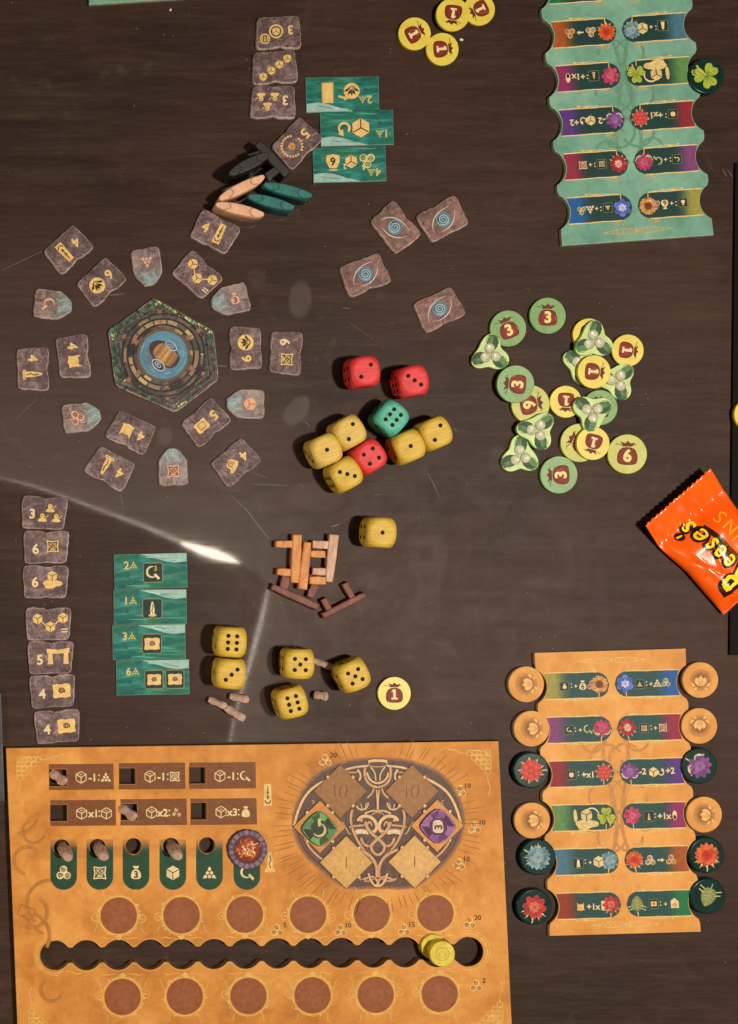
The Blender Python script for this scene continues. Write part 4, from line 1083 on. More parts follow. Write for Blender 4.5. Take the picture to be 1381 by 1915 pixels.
def draped(name, k, lift, mat):
    """lay flat printing onto the curved skin"""
    bm = bmesh.new(); lay = bm.verts.layers.float_color.new('Ink')
    vs = [bm.verts.new(v) for v in k.V]
    for v, c in zip(vs, k.K): v[lay] = (*c, 1)
    for f in k.F:
        try: bm.faces.new([vs[i] for i in f])
        except ValueError: pass
    for _ in range(6):
        es = [e for e in bm.edges if e.calc_length() > 3.2 * S]
        if not es: break
        bmesh.ops.subdivide_edges(bm, edges=es, cuts=1)
        bmesh.ops.triangulate(bm, faces=[f for f in bm.faces if len(f.verts) > 4])
    for v in bm.verts:
        X, Y = v.co.x / S, -v.co.y / S
        w = 1 - .10 * max(0, min(1, (X - 60) / 60.0)); v.co.z = (wh(X, Y / w) + lift + v.co.z / S * .25) * S
    me = bpy.data.meshes.new(name); bm.to_mesh(me); bm.free(); me.materials.append(mat)
    o = bpy.data.objects.new(name, me); C.objects.link(o); o.parent = wr; return o
wi, nt, b = new_mat('glossy_wrapper_ink'); a_ = N(nt, 'ShaderNodeAttribute'); a_.attribute_name = 'Ink'; L(nt, a_.outputs['Color'], b.inputs['Base Color']); b.inputs['Roughness'].default_value = .3; b.inputs['Coat Weight'].default_value = .4
def to_local(px, py):
    c, s = math.cos(math.radians(49)), math.sin(math.radians(49)); k1, k0 = (H - 33) / H, (H - 12) / H; dx, dy = (NX + (px - NX) * k1) - (NX + (1262 - NX) * k0), (NY + (py - NY) * k1) - (NY + (931 - NY) * k0)
    return dx * c + dy * s, -dx * s + dy * c
# name of the snack: letters seen upside down from here, along the wrapper
lx = [(1292, 991, 's'), (1308, 1006, 'e'), (1323, 1022, 's'), (1338, 1037, 'e'), (1355, 1054, 'e'), (1372, 1078, 'R')]
kb, ky = Ink(0), Ink(0)
for (px, py, ch) in lx:
    X, Y = to_local(px, py); hgt = 54 if ch == 'R' else 36; wd = .74
    for q in (kb, ky):
        vs, ts = glyphs(ch, .11 if q is kb else .01)
        q.sub(X, Y + (0 if ch == 'R' else -3), 182, hgt * wd, hgt).raw(vs, ts, (44, 10, 4) if q is kb else (255, 226, 40), 0 if q is kb else 1)
X, Y = to_local(1283, 1004); kb.disc(X, Y, 8, (44, 10, 4), 0, 12); ky.sub(X, Y, 182).poly([(-1.5, -5), (2.5, -5), (1, 4), (-1, 4)], (250, 214, 20), 1)
draped('lettering_backing', kb, .55, wi); draped('lettering', ky, 1.1, wi)
kt = Ink(0)
for (px, py, ch) in [(1351, 967, 'S'), (1366, 986, 'N'), (1378, 1003, 'I'), (1392, 1020, 'H'), (1406, 1037, 'T')]:
    X, Y = to_local(px, py); vs, ts = glyphs(ch, 0.0); kt.sub(X, Y, 182, 22, 26).raw(vs, ts, (252, 160, 20), 1)
X0, Y0 = to_local(1322, 984); X1, Y1 = to_local(1420, 1086)
kt.poly([(X0, Y0 - 5), (X1, Y1 - 5), (X1, Y1 + 5), (X0 + 4, Y0 + 5)], (50, 18, 8), 0)
kt.text('MILK CHOCOLATE', (X0 + X1) / 2 + 4, (Y0 + Y1) / 2, 6, (170, 96, 30), 2, 182, 0.01)
draped('small_lettering', kt, .6, wi)
# ================================================================== boards with twelve flower slots
FL = {'sunflower': ((206, 150, 80), (122, 62, 30), 18, .9), 'blue': ((92, 112, 206), (200, 210, 250), 6, .95), 'thistle': ((190, 60, 104), (206, 90, 130), 12, .7),
      'lily': ((196, 40, 40), (236, 190, 180), 8, .8), 'raspberry': ((196, 52, 50), (224, 90, 80), 9, .6), 'purple': ((130, 70, 140), (160, 110, 170), 10, .7),
      'clover': ((160, 176, 40), (196, 206, 80), 3, 1), 'lotus': ((196, 62, 100), (216, 100, 130), 8, .9), 'grey': ((116, 150, 160), (150, 180, 186), 16, .75),
      'orange': ((212, 96, 46), (206, 50, 30), 14, .8), 'red': ((190, 52, 46), (224, 120, 90), 8, .85), 'leaf': ((126, 132, 72), (170, 176, 110), 1, 1)}
def flower(k, r, kind, seed=0):
    c, c2, n, ln = FL[kind]; rr = random.Random(seed + n)
    sh = lambda q, f: tuple(max(0, min(255, int(v * f))) for v in q)
    if kind == 'leaf':
        k.fan(smooth_poly([(0, -r), (r * .5, -r * .5), (r * .75, .2 * r), (r * .35, .8 * r), (0, .75 * r), (-r * .35, .8 * r), (-r * .75, .2 * r), (-r * .5, -r * .5)], 1), c, 1, sh(c, 1.2))
        k.stroke([(0, -r * .9), (0, r * 1.2)], r * .08, c2, 2)
        for s in (-1, 1):
            for y in (-.3, .05, .4): k.stroke([(0, y * r + .1 * r), (s * r * .5, y * r - .15 * r)], r * .06, c2, 2)
            for y in (.2, .55): k.stroke([(s * r * .5, y * r), (s * r * 1.0, y * r + .2 * r)], r * .12, (204, 206, 130), 1, False, True)
        return
    if kind == 'raspberry':
        for j in range(9): a = j * 40; k.sub(0, 0, a).poly([(-.14 * r, -.7 * r), (0, -1.12 * r), (.14 * r, -.7 * r)], (212, 206, 140))
        for j in range(7): a = j * 60; q = .48 * r if j else 0; x, y = q * math.cos(math.radians(a)), q * math.sin(math.radians(a)); k.disc(x, y, .33 * r, sh(c, rr.uniform(.85, 1.05)), 1, 14, sh(c2, 1.05))
        for j in range(9): a = j * 40 + 20; k.disc(.74 * r * math.cos(math.radians(a)), .74 * r * math.sin(math.radians(a)), .2 * r, sh(c, rr.uniform(.8, 1)), 1, 10, c2)
        return
    if kind == 'clover':
        for a in (0, 118, 242):
            f = k.sub(0, 0, a); f.fan(smooth_poly([(0, 0), (.5 * r, -.35 * r), (.62 * r, -.8 * r), (.3 * r, -1.05 * r), (0, -.85 * r), (-.3 * r, -1.05 * r), (-.62 * r, -.8 * r), (-.5 * r, -.35 * r)], 1), c, 1, c2)
            for s in (-.3, 0, .3): f.stroke([(0, 0), (s * r, -.8 * r)], r * .05, (120, 136, 36), 2)
        k.spiral(.7 * r, .6 * r, .05 * r, .3 * r, 0, 1.2, .1 * r, (214, 196, 120), 1, 12)
        k.stroke([(0, 0), (.3 * r, .6 * r), (.4 * r, 1.1 * r)], r * .12, (214, 196, 120), 3); return
    if kind in ('purple', 'thistle'):
        for s in (-1, 1):
            k.stroke([(0, .5 * r), (s * .7 * r, .55 * r), (s * 1.0 * r, .15 * r)], .16 * r, (206, 200, 150), 0, False, True); k.arc(s * .5 * r, .35 * r, .35 * r, 0, 180, .1 * r, (214, 206, 160), 1)
    for layer in range(3):
        q = r * (1 - layer * .27)
        for j in range(n):
            a = 360 / n * j + layer * 180 / n + rr.uniform(-4, 4); w = max(.24, 2.7 / n) * q
            col = sh(c, rr.uniform(.85, 1.28)) if layer < 2 else sh(c2, rr.uniform(.95, 1.15))
            k.sub(0, 0, a).fan([(0, 0), (w * .7, -q * .45), (w * .72, -q * .8), (w * .35, -q * .97), (0, -q * rr.uniform(.96, 1.05)), (-w * .35, -q * .97), (-w * .72, -q * .8), (-w * .7, -q * .45)], col, layer, sh(col, .8))
    k.disc(0, 0, r * .24, c2, 3, 12, sh(c2, .7))
    if kind in ('lily', 'grey', 'orange', 'red'):
        for a in (120, 150, 180, 210, 240): k.sub(0, 0, a).poly([(-.07 * r, -.8 * r), (0, -1.2 * r), (.07 * r, -.8 * r)], (222, 206, 150), 0)
def boxed(q, r_, fn, **kw): i_box(q, r_, fn, **kw)
def colon(k, x):
    k.disc(x, -3, 1.3, CREAM, 1, 8); k.disc(x, 3, 1.3, CREAM, 1, 8)
SL = [  # left and right slot of each row: end colour, flower, symbols (each drawn in slot coordinates)
 (((158, 150, 70), 'sunflower', lambda k: (i_box(k.sub(-26, 1), 8, i_bag), colon(k, -13), k.text('+', -5, 1, 8, CREAM), i_bag(k.sub(8, 0), 9, CREAM, '6', DK), i_trisk(k.sub(25, 0), 8.5, (214, 160, 130), (120, 70, 70)))),
  ((24, 92, 160), 'blue', lambda k: (i_box(k.sub(-12, 1), 8.5, lambda q, r_: i_tri(q, r_ * .8)), colon(k, 1), k.text('+', 9, 1, 8, CREAM), i_tri(k.sub(21, 0), 7.2), i_trisk(k.sub(37, -1), 8, (206, 196, 140), (70, 90, 90))))),
 (((128, 62, 116), 'thistle', lambda k: (i_box(k.sub(-22, 0), 8.5, i_sickle), colon(k, -10), k.text('+', -1, 1, 8, CREAM), i_sickle(k.sub(13, 0), 9, (196, 190, 120)))),
  ((150, 36, 66), 'lily', lambda k: (i_box(k.sub(-8, 1), 8.5, i_knot), colon(k, 5), k.text('+', 13, 1, 8, CREAM), i_knot(k.sub(27, 1), 7.5, (226, 190, 150), (150, 60, 70))))),
 (((146, 32, 44), 'raspberry', lambda k: (i_box(k.sub(-22, 2), 8.5, lambda q, r_: q.poly(smooth_poly(circ(r_ * 1.2, 4, a0=.785), 2), (236, 206, 140))), colon(k, -9), k.text('+x1', 8, 2, 11, CREAM))),
  ((88, 48, 132), 'purple', lambda k: (k.text('-2', -15, -1, 11, CREAM), i_die(k.sub(5, 1), 9.5, (232, 206, 140)), i_rot(k.sub(19, 2), 7, CREAM), k.text('+2', 36, -1, 11, CREAM))),
 ),
 (((96, 142, 76), 'clover', lambda k: (i_hand(k.sub(2, 8), 19, (226, 200, 130)), i_bag(k.sub(2, -3), 9, (236, 214, 150), '1'), k.poly(smooth_poly([(-22, -15), (-16, -15), (-15, 8), (-22, 8)], 1), (226, 200, 130), 1), k.arc(12, -4, 13, -160, 10, 3, CREAM, 1, 10, True), i_arrow(k.sub(26, 0, 60), 6, CREAM))),
  ((146, 40, 98), 'lotus', lambda k: (i_box(k.sub(-8, 1), 9.5, i_menhir), colon(k, 4), k.text('+1x', 21, 1, 11, CREAM), k.poly(smooth_poly([(36, -8), (44, -8), (44, 9), (36, 9)], 1), CREAM), k.poly(smooth_poly([(37.5, 0), (42.5, 0), (42.5, 8), (37.5, 8)], 1), (40, 30, 40), 1)))),
 (((70, 118, 138), 'grey', lambda k: (i_box(k.sub(-18, 3), 9.5, lambda q, r_: q.poly([(-.3 * r_, -1.2 * r_), (.3 * r_, -1.2 * r_), (.6 * r_, 1.2 * r_), (-.6 * r_, 1.2 * r_)], CREAM)), colon(k, -5), k.text('+', 4, 2, 8, CREAM), i_die(k.sub(20, 1), 11, (232, 206, 140)))),
  ((168, 84, 30), 'orange', lambda k: (i_trisk(k.sub(-10, 1), 9.5, (226, 196, 150), (120, 80, 70)), i_arrow(k.sub(10, 1), 6.5, CREAM), i_trisk(k.sub(29, 1), 9.5, (226, 176, 110), (120, 80, 50))))),
 (((150, 52, 34), 'red', lambda k: (i_flask(k.sub(-18, 2), 8, (236, 190, 110)), k.text('+1x', 6, 2, 11, CREAM), k.poly([(21, -8), (26, -8), (38, 8), (34, 10), (21, 8)], CREAM), k.stroke([(21, -8), (21, 9), (38, 9)], 1, CREAM, 1))),
  ((22, 118, 72), 'leaf', lambda k: (i_box(k.sub(-8, 0), 8.5, i_scroll), colon(k, 5), k.text('+', 14, 1, 8, CREAM), k.poly([(24, -5), (31, -10), (39, -3), (39, 9), (24, 9)], (236, 206, 150)), k.spiral(31, 2, .5, 4, 0, 1.5, 1.2, (170, 90, 80), 1, 14)))),
]
ROWS = [-201, -119, -37, 45, 127, 209]
def slot_board(name, lab, cx, cy, ex, ey, mat, side, z=9, dark=(16, 60, 58), gold=(226, 178, 100), backing=None):
    t = thing(name, lab, 'game board', cx, cy, z)
    fn = lambda x, y: (x * ex[0] + y * ey[0], x * ex[1] + y * ey[1])
    out = [(-141, -264), (141, -264)]
    def notch(yc, sx):
        pts = []
        for a in range(-62, 63, 8):
            pts.append((sx * (141 + 16 - 36 * math.cos(math.radians(a))), yc + 36 * math.sin(math.radians(a))))
        return [(sx * 140.5, yc - 37.5)] + pts + [(sx * 140.5, yc + 37.5)]
    for yc in ROWS: out += notch(yc, 1)
    out += [(141, 264), (-141, 264)]
    for yc in reversed(ROWS): out += list(reversed(notch(yc, -1)))
    slab('board_sheet', out, 0, z, M[mat], t, side=M[side], bevel=((1, 0), (.3, .3), (0, 1)), fn=fn)
    k = Ink(z, fn)
    rr = random.Random(5)
    if backing:     # pale printed knotwork behind the slots
        for s in (-1, 1):
            for (x, y, r_) in ((18, -60, 30), (42, -96, 20), (20, 10, 34), (50, 50, 22), (16, 84, 26)): k.arc(s * x, y, r_, 0, 330, 5, backing, 0, 24)
            k.stroke(bez((s * 4, -120), (s * 60, -60), (s * -30, 20), (s * 20, 120), 20), 6, backing, 0)
    k2 = Ink(z, fn)
    for s in (-1, 1):             # lattice ornament at both ends
        for j in range(11):
            x = -50 + j * 9.2; a = 5.5 * math.cos((x) / 60 * 1.4)
            k2.stroke([(x, s * 246 - a), (x + 7, s * 246 + a)], .9, gold, 1); k2.stroke([(x, s * 246 + a), (x + 7, s * 246 - a)], .9, gold, 1)
        for q in (-1, 1): k2.stroke(bez((-q * 4, s * 246), (q * 20, s * 246 - 10), (q * 40, s * 246 - 3), (q * 64, s * 246), 10), .9, gold, 1); k2.stroke(bez((-q * 4, s * 246), (q * 20, s * 246 + 10), (q * 40, s * 246 + 3), (q * 64, s * 246), 10), .9, gold, 1)
    k.build('printed_background', t)
    k2.build('printed_ornament', t)
    for row, yc in enumerate(ROWS):
        for side_i, sx in ((0, -1), (1, 1)):
            endc, fl, draw = SL[row][side_i]
            q = Ink(z, fn); f = q.sub(sx * 63, yc)
            # the strip: round towards the middle, scooped at the outer end, colour running out to the end
            xs = [-58 + 4 * i for i in range(31)]; pts = []; cols = []; tr = []
            def half(x):
                if x < -35: return math.sqrt(max(0, 23.5 ** 2 - (x + 34.5) ** 2))
                return 23.5
            for i, x in enumerate(xs):
                h = half(x)
                for j in range(7):
                    v = -1 + j / 3.0; X = x; Y = v * h
                    lim = (141 + 16 - math.sqrt(max(0, 37.5 ** 2 - Y ** 2))) - 63
                    X = min(X, lim)
                    u = max(0.0, min(1.0, (X - 12) / 34.0)) if sx else 0
                    u = u * u * (3 - 2 * u)
                    pts.append((sx * X, Y)); cols.append(tuple(dark[c] + (endc[c] - dark[c]) * u for c in range(3)))
            for i in range(len(xs) - 1):
                for j in range(6): a = i * 7 + j; tr.append((a, a + 1, a + 8, a + 7))
            f.raw(pts, tr, cols, 1)
            o = q.build('printed_strip', t)
            q = Ink(z, fn); f = q.sub(sx * 63, yc, lay=3); g2 = (238, 204, 130)
            for s in (-1, 1):
                f.stroke([(-sx * 36, s * 24.2), (-sx * 20, s * 24.8), (0, s * 24.0), (sx * 28, s * 24.8), (sx * 62, s * 24.4)], 2.0, g2)
            f.stroke([(-sx * 38, 14), (-sx * 37, 24), (-sx * 22, 25.5)], 1.8, g2, 1)
            f.stroke(bez((-sx * 20, 25), (-sx * 6, 31), (sx * 10, 24), (sx * 26, 29), 10), 1.3, g2, 0, False, True)
            for (lx_, ly, la) in ((-30, -30, 50), (-38, -29, 20), (-24, -28, 80)): f.sub(sx * lx_, ly, sx * la).stroke([(0, 5), (-2.4, 0), (0, -6), (2.4, 0)], .9, g2, 0, True)
            for (lx_, ly, la) in ((10, 27, 70), (26, 28, 110)): f.sub(sx * lx_, ly, sx * la).poly([(0, 4), (-1.6, 0), (0, -4), (1.6, 0)], g2, 0)
            q.build('printed_scrollwork', o)
            q = Ink(z, fn); flower(q.sub(-sx * 39 + sx * 63, yc - 1, lay=5), 16.5, fl, row); q.build('printed_flower', o)
            q = Ink(z, fn); draw(q.sub(sx * 63, yc, lay=5)); q.build('printed_symbols', o)
    return t
slot_board('flower_board', 'tall orange board with scooped sides and twelve flower strips', 1156, 1482, (1, -.028), (.054, 1), 'orange2', 'edge', backing=(200, 140, 74), dark=(32, 76, 74), gold=(240, 196, 116))
slot_board('flower_board', 'pale green board with scooped sides, upside down at the top right', 1170, 184, (-1, .071), (-.09, -1), 'green', 'gedge', gold=(214, 178, 96), backing=(104, 152, 124))
# ---- discs in the scoops
OD = 'orange lotus discs set against the orange board'; DD = 'dark flower discs set against the boards'
for i, (px, py, rot, lab) in enumerate([
        (985, 1280, -100, 'orange lotus disc in the topmost left scoop of the orange board'),
        (995, 1363, -95, 'orange lotus disc in the second left scoop of the orange board'),
        (996, 1535, -100, 'orange lotus disc between the raspberry disc and the blue grey flower disc'),
        (1311, 1272, 0, 'orange lotus disc in the topmost right scoop of the orange board'),
        (1309, 1358, 180, 'orange lotus disc with its flower upside down, directly above the purple thistle disc'),
        (1318, 1524, -85, 'orange lotus disc between the purple thistle disc and the orange flower disc')]):
    t = thing('lotus_disc', lab, 'disc', px, py, 10, rot, OD)
    slab('disc_body', circ(33.5, 56), 0, 10, M['orange2'], t, side=M['edge'], bevel=((1.5, 0), (.5, .5), (0, 1.2)), smooth=True)
    k = Ink(10)
    n = 30; a_ = circ(21, n); pts = a_ + [(x * .5, y * .5) for x, y in a_] + [(0, 0)]
    k.raw(a_ + [(x * .45, y * .45) for x, y in a_] + [(0, 0)], [(j, (j + 1) % n, n + (j + 1) % n, n + j) for j in range(n)] + [(n + j, n + (j + 1) % n, 2 * n) for j in range(n)], [(206, 146, 76)] * n + [(146, 86, 34)] * (n + 1), 0)
    c = (240, 190, 118)
    k.poly(smooth_poly([(-12, 2), (-9, -6), (-4, -3), (0, -10), (4, -3), (9, -6), (12, 2), (8, 9), (0, 12), (-8, 9)], 1), c, 2)
    k.stroke([(-4, -2), (-3, 6), (0, 10)], .8, (190, 130, 66), 3); k.stroke([(4, -2), (3, 6), (0, 10)], .8, (190, 130, 66), 3)
    for s in (-1, 1): k.sub(s * 14, 9, s * 55).poly([(0, 5), (-2.6, 0), (0, -6), (2.6, 0)], c, 2)
    k.sub(9, 16, 120).poly([(0, 4), (-2.2, 0), (0, -5), (2.2, 0)], c, 2); k.sub(-9, 16, -120).poly([(0, 4), (-2.2, 0), (0, -5), (2.2, 0)], c, 2)
    k.build('printed_lotus', t)
for i, (px, py, rot, fl, lab) in enumerate([
        (994, 1441, -90, 'raspberry', 'dark green disc with red raspberries'),
        (1309, 1433, 120, 'purple', 'dark green disc with a purple thistle'),
        (1007, 1604, 120, 'grey', 'dark green disc with a blue grey spiky flower'),
        (1323, 1600, 0, 'orange', 'dark green disc with an orange chrysanthemum flower'),
        (1000, 1697, 10, 'red', 'dark green disc with a red star shaped flower'),
        (1325, 1677, 200, 'leaf', 'dark green disc with a single pale veined leaf'),
        (1322, 141, 155, 'clover', 'dark green disc with a yellow green clover leaf, by the green board')]):
    t = thing('flower_disc', lab, 'disc', px, py, 13, 0, DD)
    slab('disc_body', circ(34, 56), 0, 13, M['dark_token'], t, bevel=((4, 0), (2, .8), (.8, 1.2), (0, 3.0)), smooth=True)
    k = Ink(13); flower(k.sub(0, 0, rot), 23 if fl != 'leaf' else 21, fl, 50 + i)
    if fl != 'leaf' and fl != 'clover': k.sub(0, 0, rot).stroke([(0, 20), (1, 26), (0, 30)], 2, (226, 210, 140), 0)
    k.build('printed_flower', t)

# ================================================================== the big player board
BZ = 15
M['edge2'] = simple_mat('brown_card_edge', (110, 76, 40), (140, 100, 56), 300, 0.8)
PB = thing('player_board', 'big orange player board with a wavy cut out channel and knotwork', 'game board', 480, 1680, BZ)
ox, oy = 480, 1680
corners = [(14, 1401), (930, 1388), (948.5, 1781), (957, 1962), (38, 1982), (30, 1787)]
holes = [];
R1 = [((94, 1431, 214, 1478), (95, 1441, 127, 1472)), ((224, 1429, 347, 1477), (225, 1439, 255, 1468)), ((355, 1428, 478, 1476), (355, 1437, 385, 1467)),
      ((97, 1498, 218, 1545), (97, 1507, 128, 1537)), ((227, 1496, 350, 1544), (228, 1505, 258, 1535)), ((357, 1495, 480, 1543), (358, 1503, 387, 1534))]
for _, (a, b2, c, d) in R1: holes.append([(a, b2), (c, b2), (c, d), (a, d)])
PH = [(118, 1586), (184.5, 1585), (251.4, 1583.6), (321, 1583), (388, 1582), (459, 1586)]
for (x, y) in PH: holes.append(circ(14.6, 28, x, y))
tro = []
x0c, x1c, y0c, y1c = 104.6, 874.7, 1786.7, 1779.7
def yc_(x): return y0c + (y1c - y0c) * (x - x0c) / (x1c - x0c)
def hh(x):
    d = (x - x0c) % ((x1c - x0c) / 13); d = min(d, (x1c - x0c) / 13 - d)
    c = math.sqrt(max(0.0, 27.2 ** 2 - d * d)); return (c ** 4 + 13.2 ** 4) ** .25 if c > 0 else 13.5
tro += [(x0c + 26.6 * math.cos(math.radians(a)), y0c + 26.6 * math.sin(math.radians(a))) for a in range(90, 271, 12)]
n = 260
tro += [(x0c + 4 + (x1c - x0c - 8) * i / n, yc_(x0c + 4 + (x1c - x0c - 8) * i / n) - hh(x0c + 4 + (x1c - x0c - 8) * i / n)) for i in range(n + 1)]
tro += [(x1c + 26.6 * math.cos(math.radians(a)), y1c + 26.6 * math.sin(math.radians(a))) for a in range(-88, 90, 12)]
tro += [(x1c - 4 - (x1c - x0c - 8) * i / n, yc_(x1c - 4 - (x1c - x0c - 8) * i / n) + hh(x1c - 4 - (x1c - x0c - 8) * i / n)) for i in range(n + 1)]
holes.append(tro)
rel = lambda p: [(x - ox, y - oy) for x, y in p]
slab('board_sheet', rel(corners), 0, BZ, M['orange'], PB, holes=[rel(h) for h in holes], side=M['edge2'], bevel=((.8, 0), (.25, .25), (0, .8)))
def K(): return Ink(BZ).sub(-ox, -oy)
GV = (232, 186, 96)
# ghost knotwork at the left, printed in a darker orange
k = K(); gh = (186, 126, 58); gi = 0
for (x, y, r_, a0, a1, w) in [(66, 1556, 22, 20, 250, 4), (54, 1610, 26, 100, 320, 5), (96, 1690, 44, 130, 300, 5), (62, 1706, 30, -60, 120, 5), (52, 1750, 44, -70, 30, 5), (104, 1690, 60, 110, 160, 4), (100, 1850, 22, 30, 230, 5), (36, 1520, 40, 20, 90, 4)]:
    k.sub(lay=gi * .25).arc(x, y, r_, a0, a1, w, gh, 0, 24); k.sub(lay=gi * .25 + .1).arc(x, y, r_ - w * .7, a0, a1, 1, (170, 110, 48), 0, 24); gi += 1
k.sub(52, 1706, 20).stroke([(-14, -10), (14, -10), (14, 10), (-14, 10)], 2, (168, 102, 40), 1, True)
k.build('printed_ghost_knotwork', PB)
def corner_knot(k, x, y, fx, fy):
    f = k.sub(x, y, 0, fx, fy)
    for i in range(5):
        for q in range(5 - i):
            f.ring(6 + q * 8.5, 6 + i * 8.5, 5.6, 1.3, GV, (i + q) % 2, 12)
    f.stroke(bez((2, 44), (-2, 10), (-4, 0), (46, 2), 14), 1.6, GV, 2)
    for i in range(4): f.stroke([(4 + i * 11, 4), (4, 4 + i * 11)] if i else [(2, 2), (24, 24)], 1.4, GV, 2)
    f.stroke(bez((40, 4), (62, 14), (66, -8), (82, 2), 12), 1.5, GV, 1); f.stroke(bez((70, 4), (82, -8), (92, -2), (98, 4), 10), 1.1, GV, 1)
    f.stroke(bez((4, 44), (14, 58), (-6, 66), (6, 84), 12), 1.5, GV, 1)
for a_ in ((34, 1416, 1, 1), (916, 1404, -1, 1), (56, 1930, 1, -1), (938, 1918, -1, -1)): k = K(); corner_knot(k, *a_); k.build('printed_corner_knot', PB)
sym = [('-1', lambda q: i_tri(q, 8.5)), ('-1', lambda q: i_knot(q, 9, CREAM, (122, 70, 36))), ('-1', lambda q: i_sickle(q, 10.5)),
       ('x1', lambda q: i_die_line(q, 10.5)), ('x2', lambda q: i_trisk(q, 9.5, CREAM, (122, 70, 36), False)), ('x3', lambda q: i_bag(q, 10.5))]
for ((a, b2, c, d), (e, f_, g_, h_)), (tx, fn_) in zip(R1, sym):
    k = K(); col = (126, 74, 36)
    k.poly([(g_ + 1.2, b2), (c, b2 - 1), (c + 1, d), (g_ + 1.2, d + 1)], col); k.rect(a, b2, g_ + 1, f_ - 1.2, col); k.rect(a, h_ + 1.2, g_ + 1, d + 1, col)
    o = k.build('printed_panel', PB)
    k = K(); m = (b2 + d) / 2 + 1
    i_die_line(k.sub(g_ + 27, m, lay=1), 10.8); k.text(tx, g_ + 47, m, 13.5, CREAM, 2); colon(k.sub(lay=1), g_ + 58.5) if False else (k.disc(g_ + 60, m - 4, 1.7, CREAM, 2, 8), k.disc(g_ + 60, m + 5, 1.7, CREAM, 2, 8))
    fn_(k.sub(g_ + 73, m, lay=1)); k.build('printed_symbols', o)
pill = [lambda q: (i_trisk(q, 13, CREAM, (30, 60, 44)), q.text('3', 8, -9, 8, (30, 60, 44), 3)), lambda q: i_knot(q, 12, CREAM, (30, 60, 44)), lambda q: i_bag(q, 13, CREAM, '3', (30, 60, 44)),
        lambda q: i_die(q, 13.5, CREAM, (30, 60, 44)), lambda q: i_tri(q, 11, CREAM), lambda q: i_sickle(q, 14, CREAM)]
for i, (x, fn_) in enumerate(zip((121.5, 188.8, 256, 324.5, 392.5, 462), pill)):
    k = K(); pts = []; cols = []; tr = []; hx_, hy_ = PH[i]
    G = (30, 72, 48); O = (196, 130, 58)
    # a band that fades in round the hole and ends in a round foot
    k.fan([(x - 24.7, hy_ + 16.5)] + [(x + 24.7 * math.cos(math.radians(a)), 1640 + 24.7 * math.sin(math.radians(a))) for a in range(180, -1, -12)] + [(x + 24.7, hy_ + 16.5)], G, 1)
    for s in (-1, 1):
        p2 = []; c2 = []
        ys = [1571 + (hy_ + 17 - 1571) * j / 16 for j in range(17)]
        for j, y in enumerate(ys):
            dy = y - hy_; inner = hx_ + s * math.sqrt(max(0, 15.8 ** 2 - dy * dy)) if abs(dy) < 15.8 else hx_
            u = max(0, min(1, (y - 1572) / 24)); u = u * u * (3 - 2 * u); cc = tuple(O[c] + (G[c] - O[c]) * u for c in range(3))
            p2 += [(inner, y), (x + s * 24.7, y)]; c2 += [cc, cc]
        k.raw(p2, [(2 * j, 2 * j + 1, 2 * j + 3, 2 * j + 2) for j in range(len(ys) - 1)], c2, 0)
    o = k.build('printed_pill', PB)
    k = K(); fn_(k.sub(x, 1633, lay=2)); k.build('printed_symbols', o)
k = K(); i_boxstone(k.sub(501, 1488), 17, (236, 200, 130), (110, 70, 40)); k.build('printed_pillar', PB)
k = K(); i_menhir(k.sub(505, 1611), 18, (236, 200, 130), (110, 70, 40)); k.build('printed_standing_stone', PB)
rr = random.Random(9)
for j, (x, y) in enumerate([(223.8, 1712.5), (340.6, 1711.7), (458, 1710.5), (576, 1710.8), (694.2, 1709), (812.5, 1708), (231, 1863.8), (346.7, 1862.6), (465, 1861.8), (584, 1860.7), (701.5, 1859.7), (820.4, 1858)]):
    k = K(); k.disc(x, y, 33.5, (150, 86, 50), 0, 44, (158, 94, 58)); o = k.build('printed_round_field', PB)
    k = K(); fy = 1 if y < 1800 else -1; f = k.sub(x, y, 0, 1, fy)
    f.ring(0, 0, 36, 2.2, GV, 0, 44); f.stroke([(38.5 * math.cos(math.radians(a)), 38.5 * math.sin(math.radians(a)) + 1.2 * math.sin(a * .2)) for a in range(0, 360, 9)], 1.0, GV, 1, True)
    f.poly([(-7, 40), (0, 36), (7, 40), (0, 46)], GV, 1)
    for s in (-1, 1):
        if rr.random() < .75: f.spiral(s * 43, 4, 1, 9, 90 - s * 90, 1.3, 1.5, GV, 1, 18)
        f.stroke(bez((s * 36, 10), (s * 46, 20), (s * 38, 32), (s * 54, 34), 10), 1.3, GV, 1, False, True)
        f.stroke(bez((s * 22, -30), (s * 34, -38), (s * 22, -44), (s * 34, -50), 10), 1.4, GV, 1, False, True)
        f.stroke(bez((s * 8, 42), (s * 22, 46), (s * 30, 36), (s * 40, 44), 10), 1.5, GV, 1, False, True)
        for q in range(5): a = rr.uniform(-70, 70); f.sub(s * 40 * math.cos(math.radians(a)), -40 * math.sin(math.radians(a)), rr.uniform(0, 180)).poly([(0, 4), (-1.5, 0), (0, -4), (1.5, 0)], GV, 1)
    k.build('printed_vines', o)
k = K()
k.arc(x0c, y0c, 33, 60, 320, 1.6, GV, 0, 24); k.arc(x0c, y0c, 37, 80, 300, 1.2, GV, 0, 24); k.arc(x1c, y1c, 34, -130, 110, 1.8, GV, 0, 24); k.arc(x1c, y1c, 39, -100, 90, 1.4, GV, 0, 24)
for s in (-1, 1):
    k.stroke(bez((x1c - 22, y1c + s * 26), (x1c - 30, y1c + s * 36), (x1c - 40, y1c + s * 26), (x1c - 52, y1c + s * 38), 10), 1.6, GV, 1)
    k.stroke(bez((x0c + 20, y0c + s * 30), (x0c + 32, y0c + s * 24), (x0c + 34, y0c + s * 40), (x0c + 50, y0c + s * 32), 10), 1.5, GV, 1)
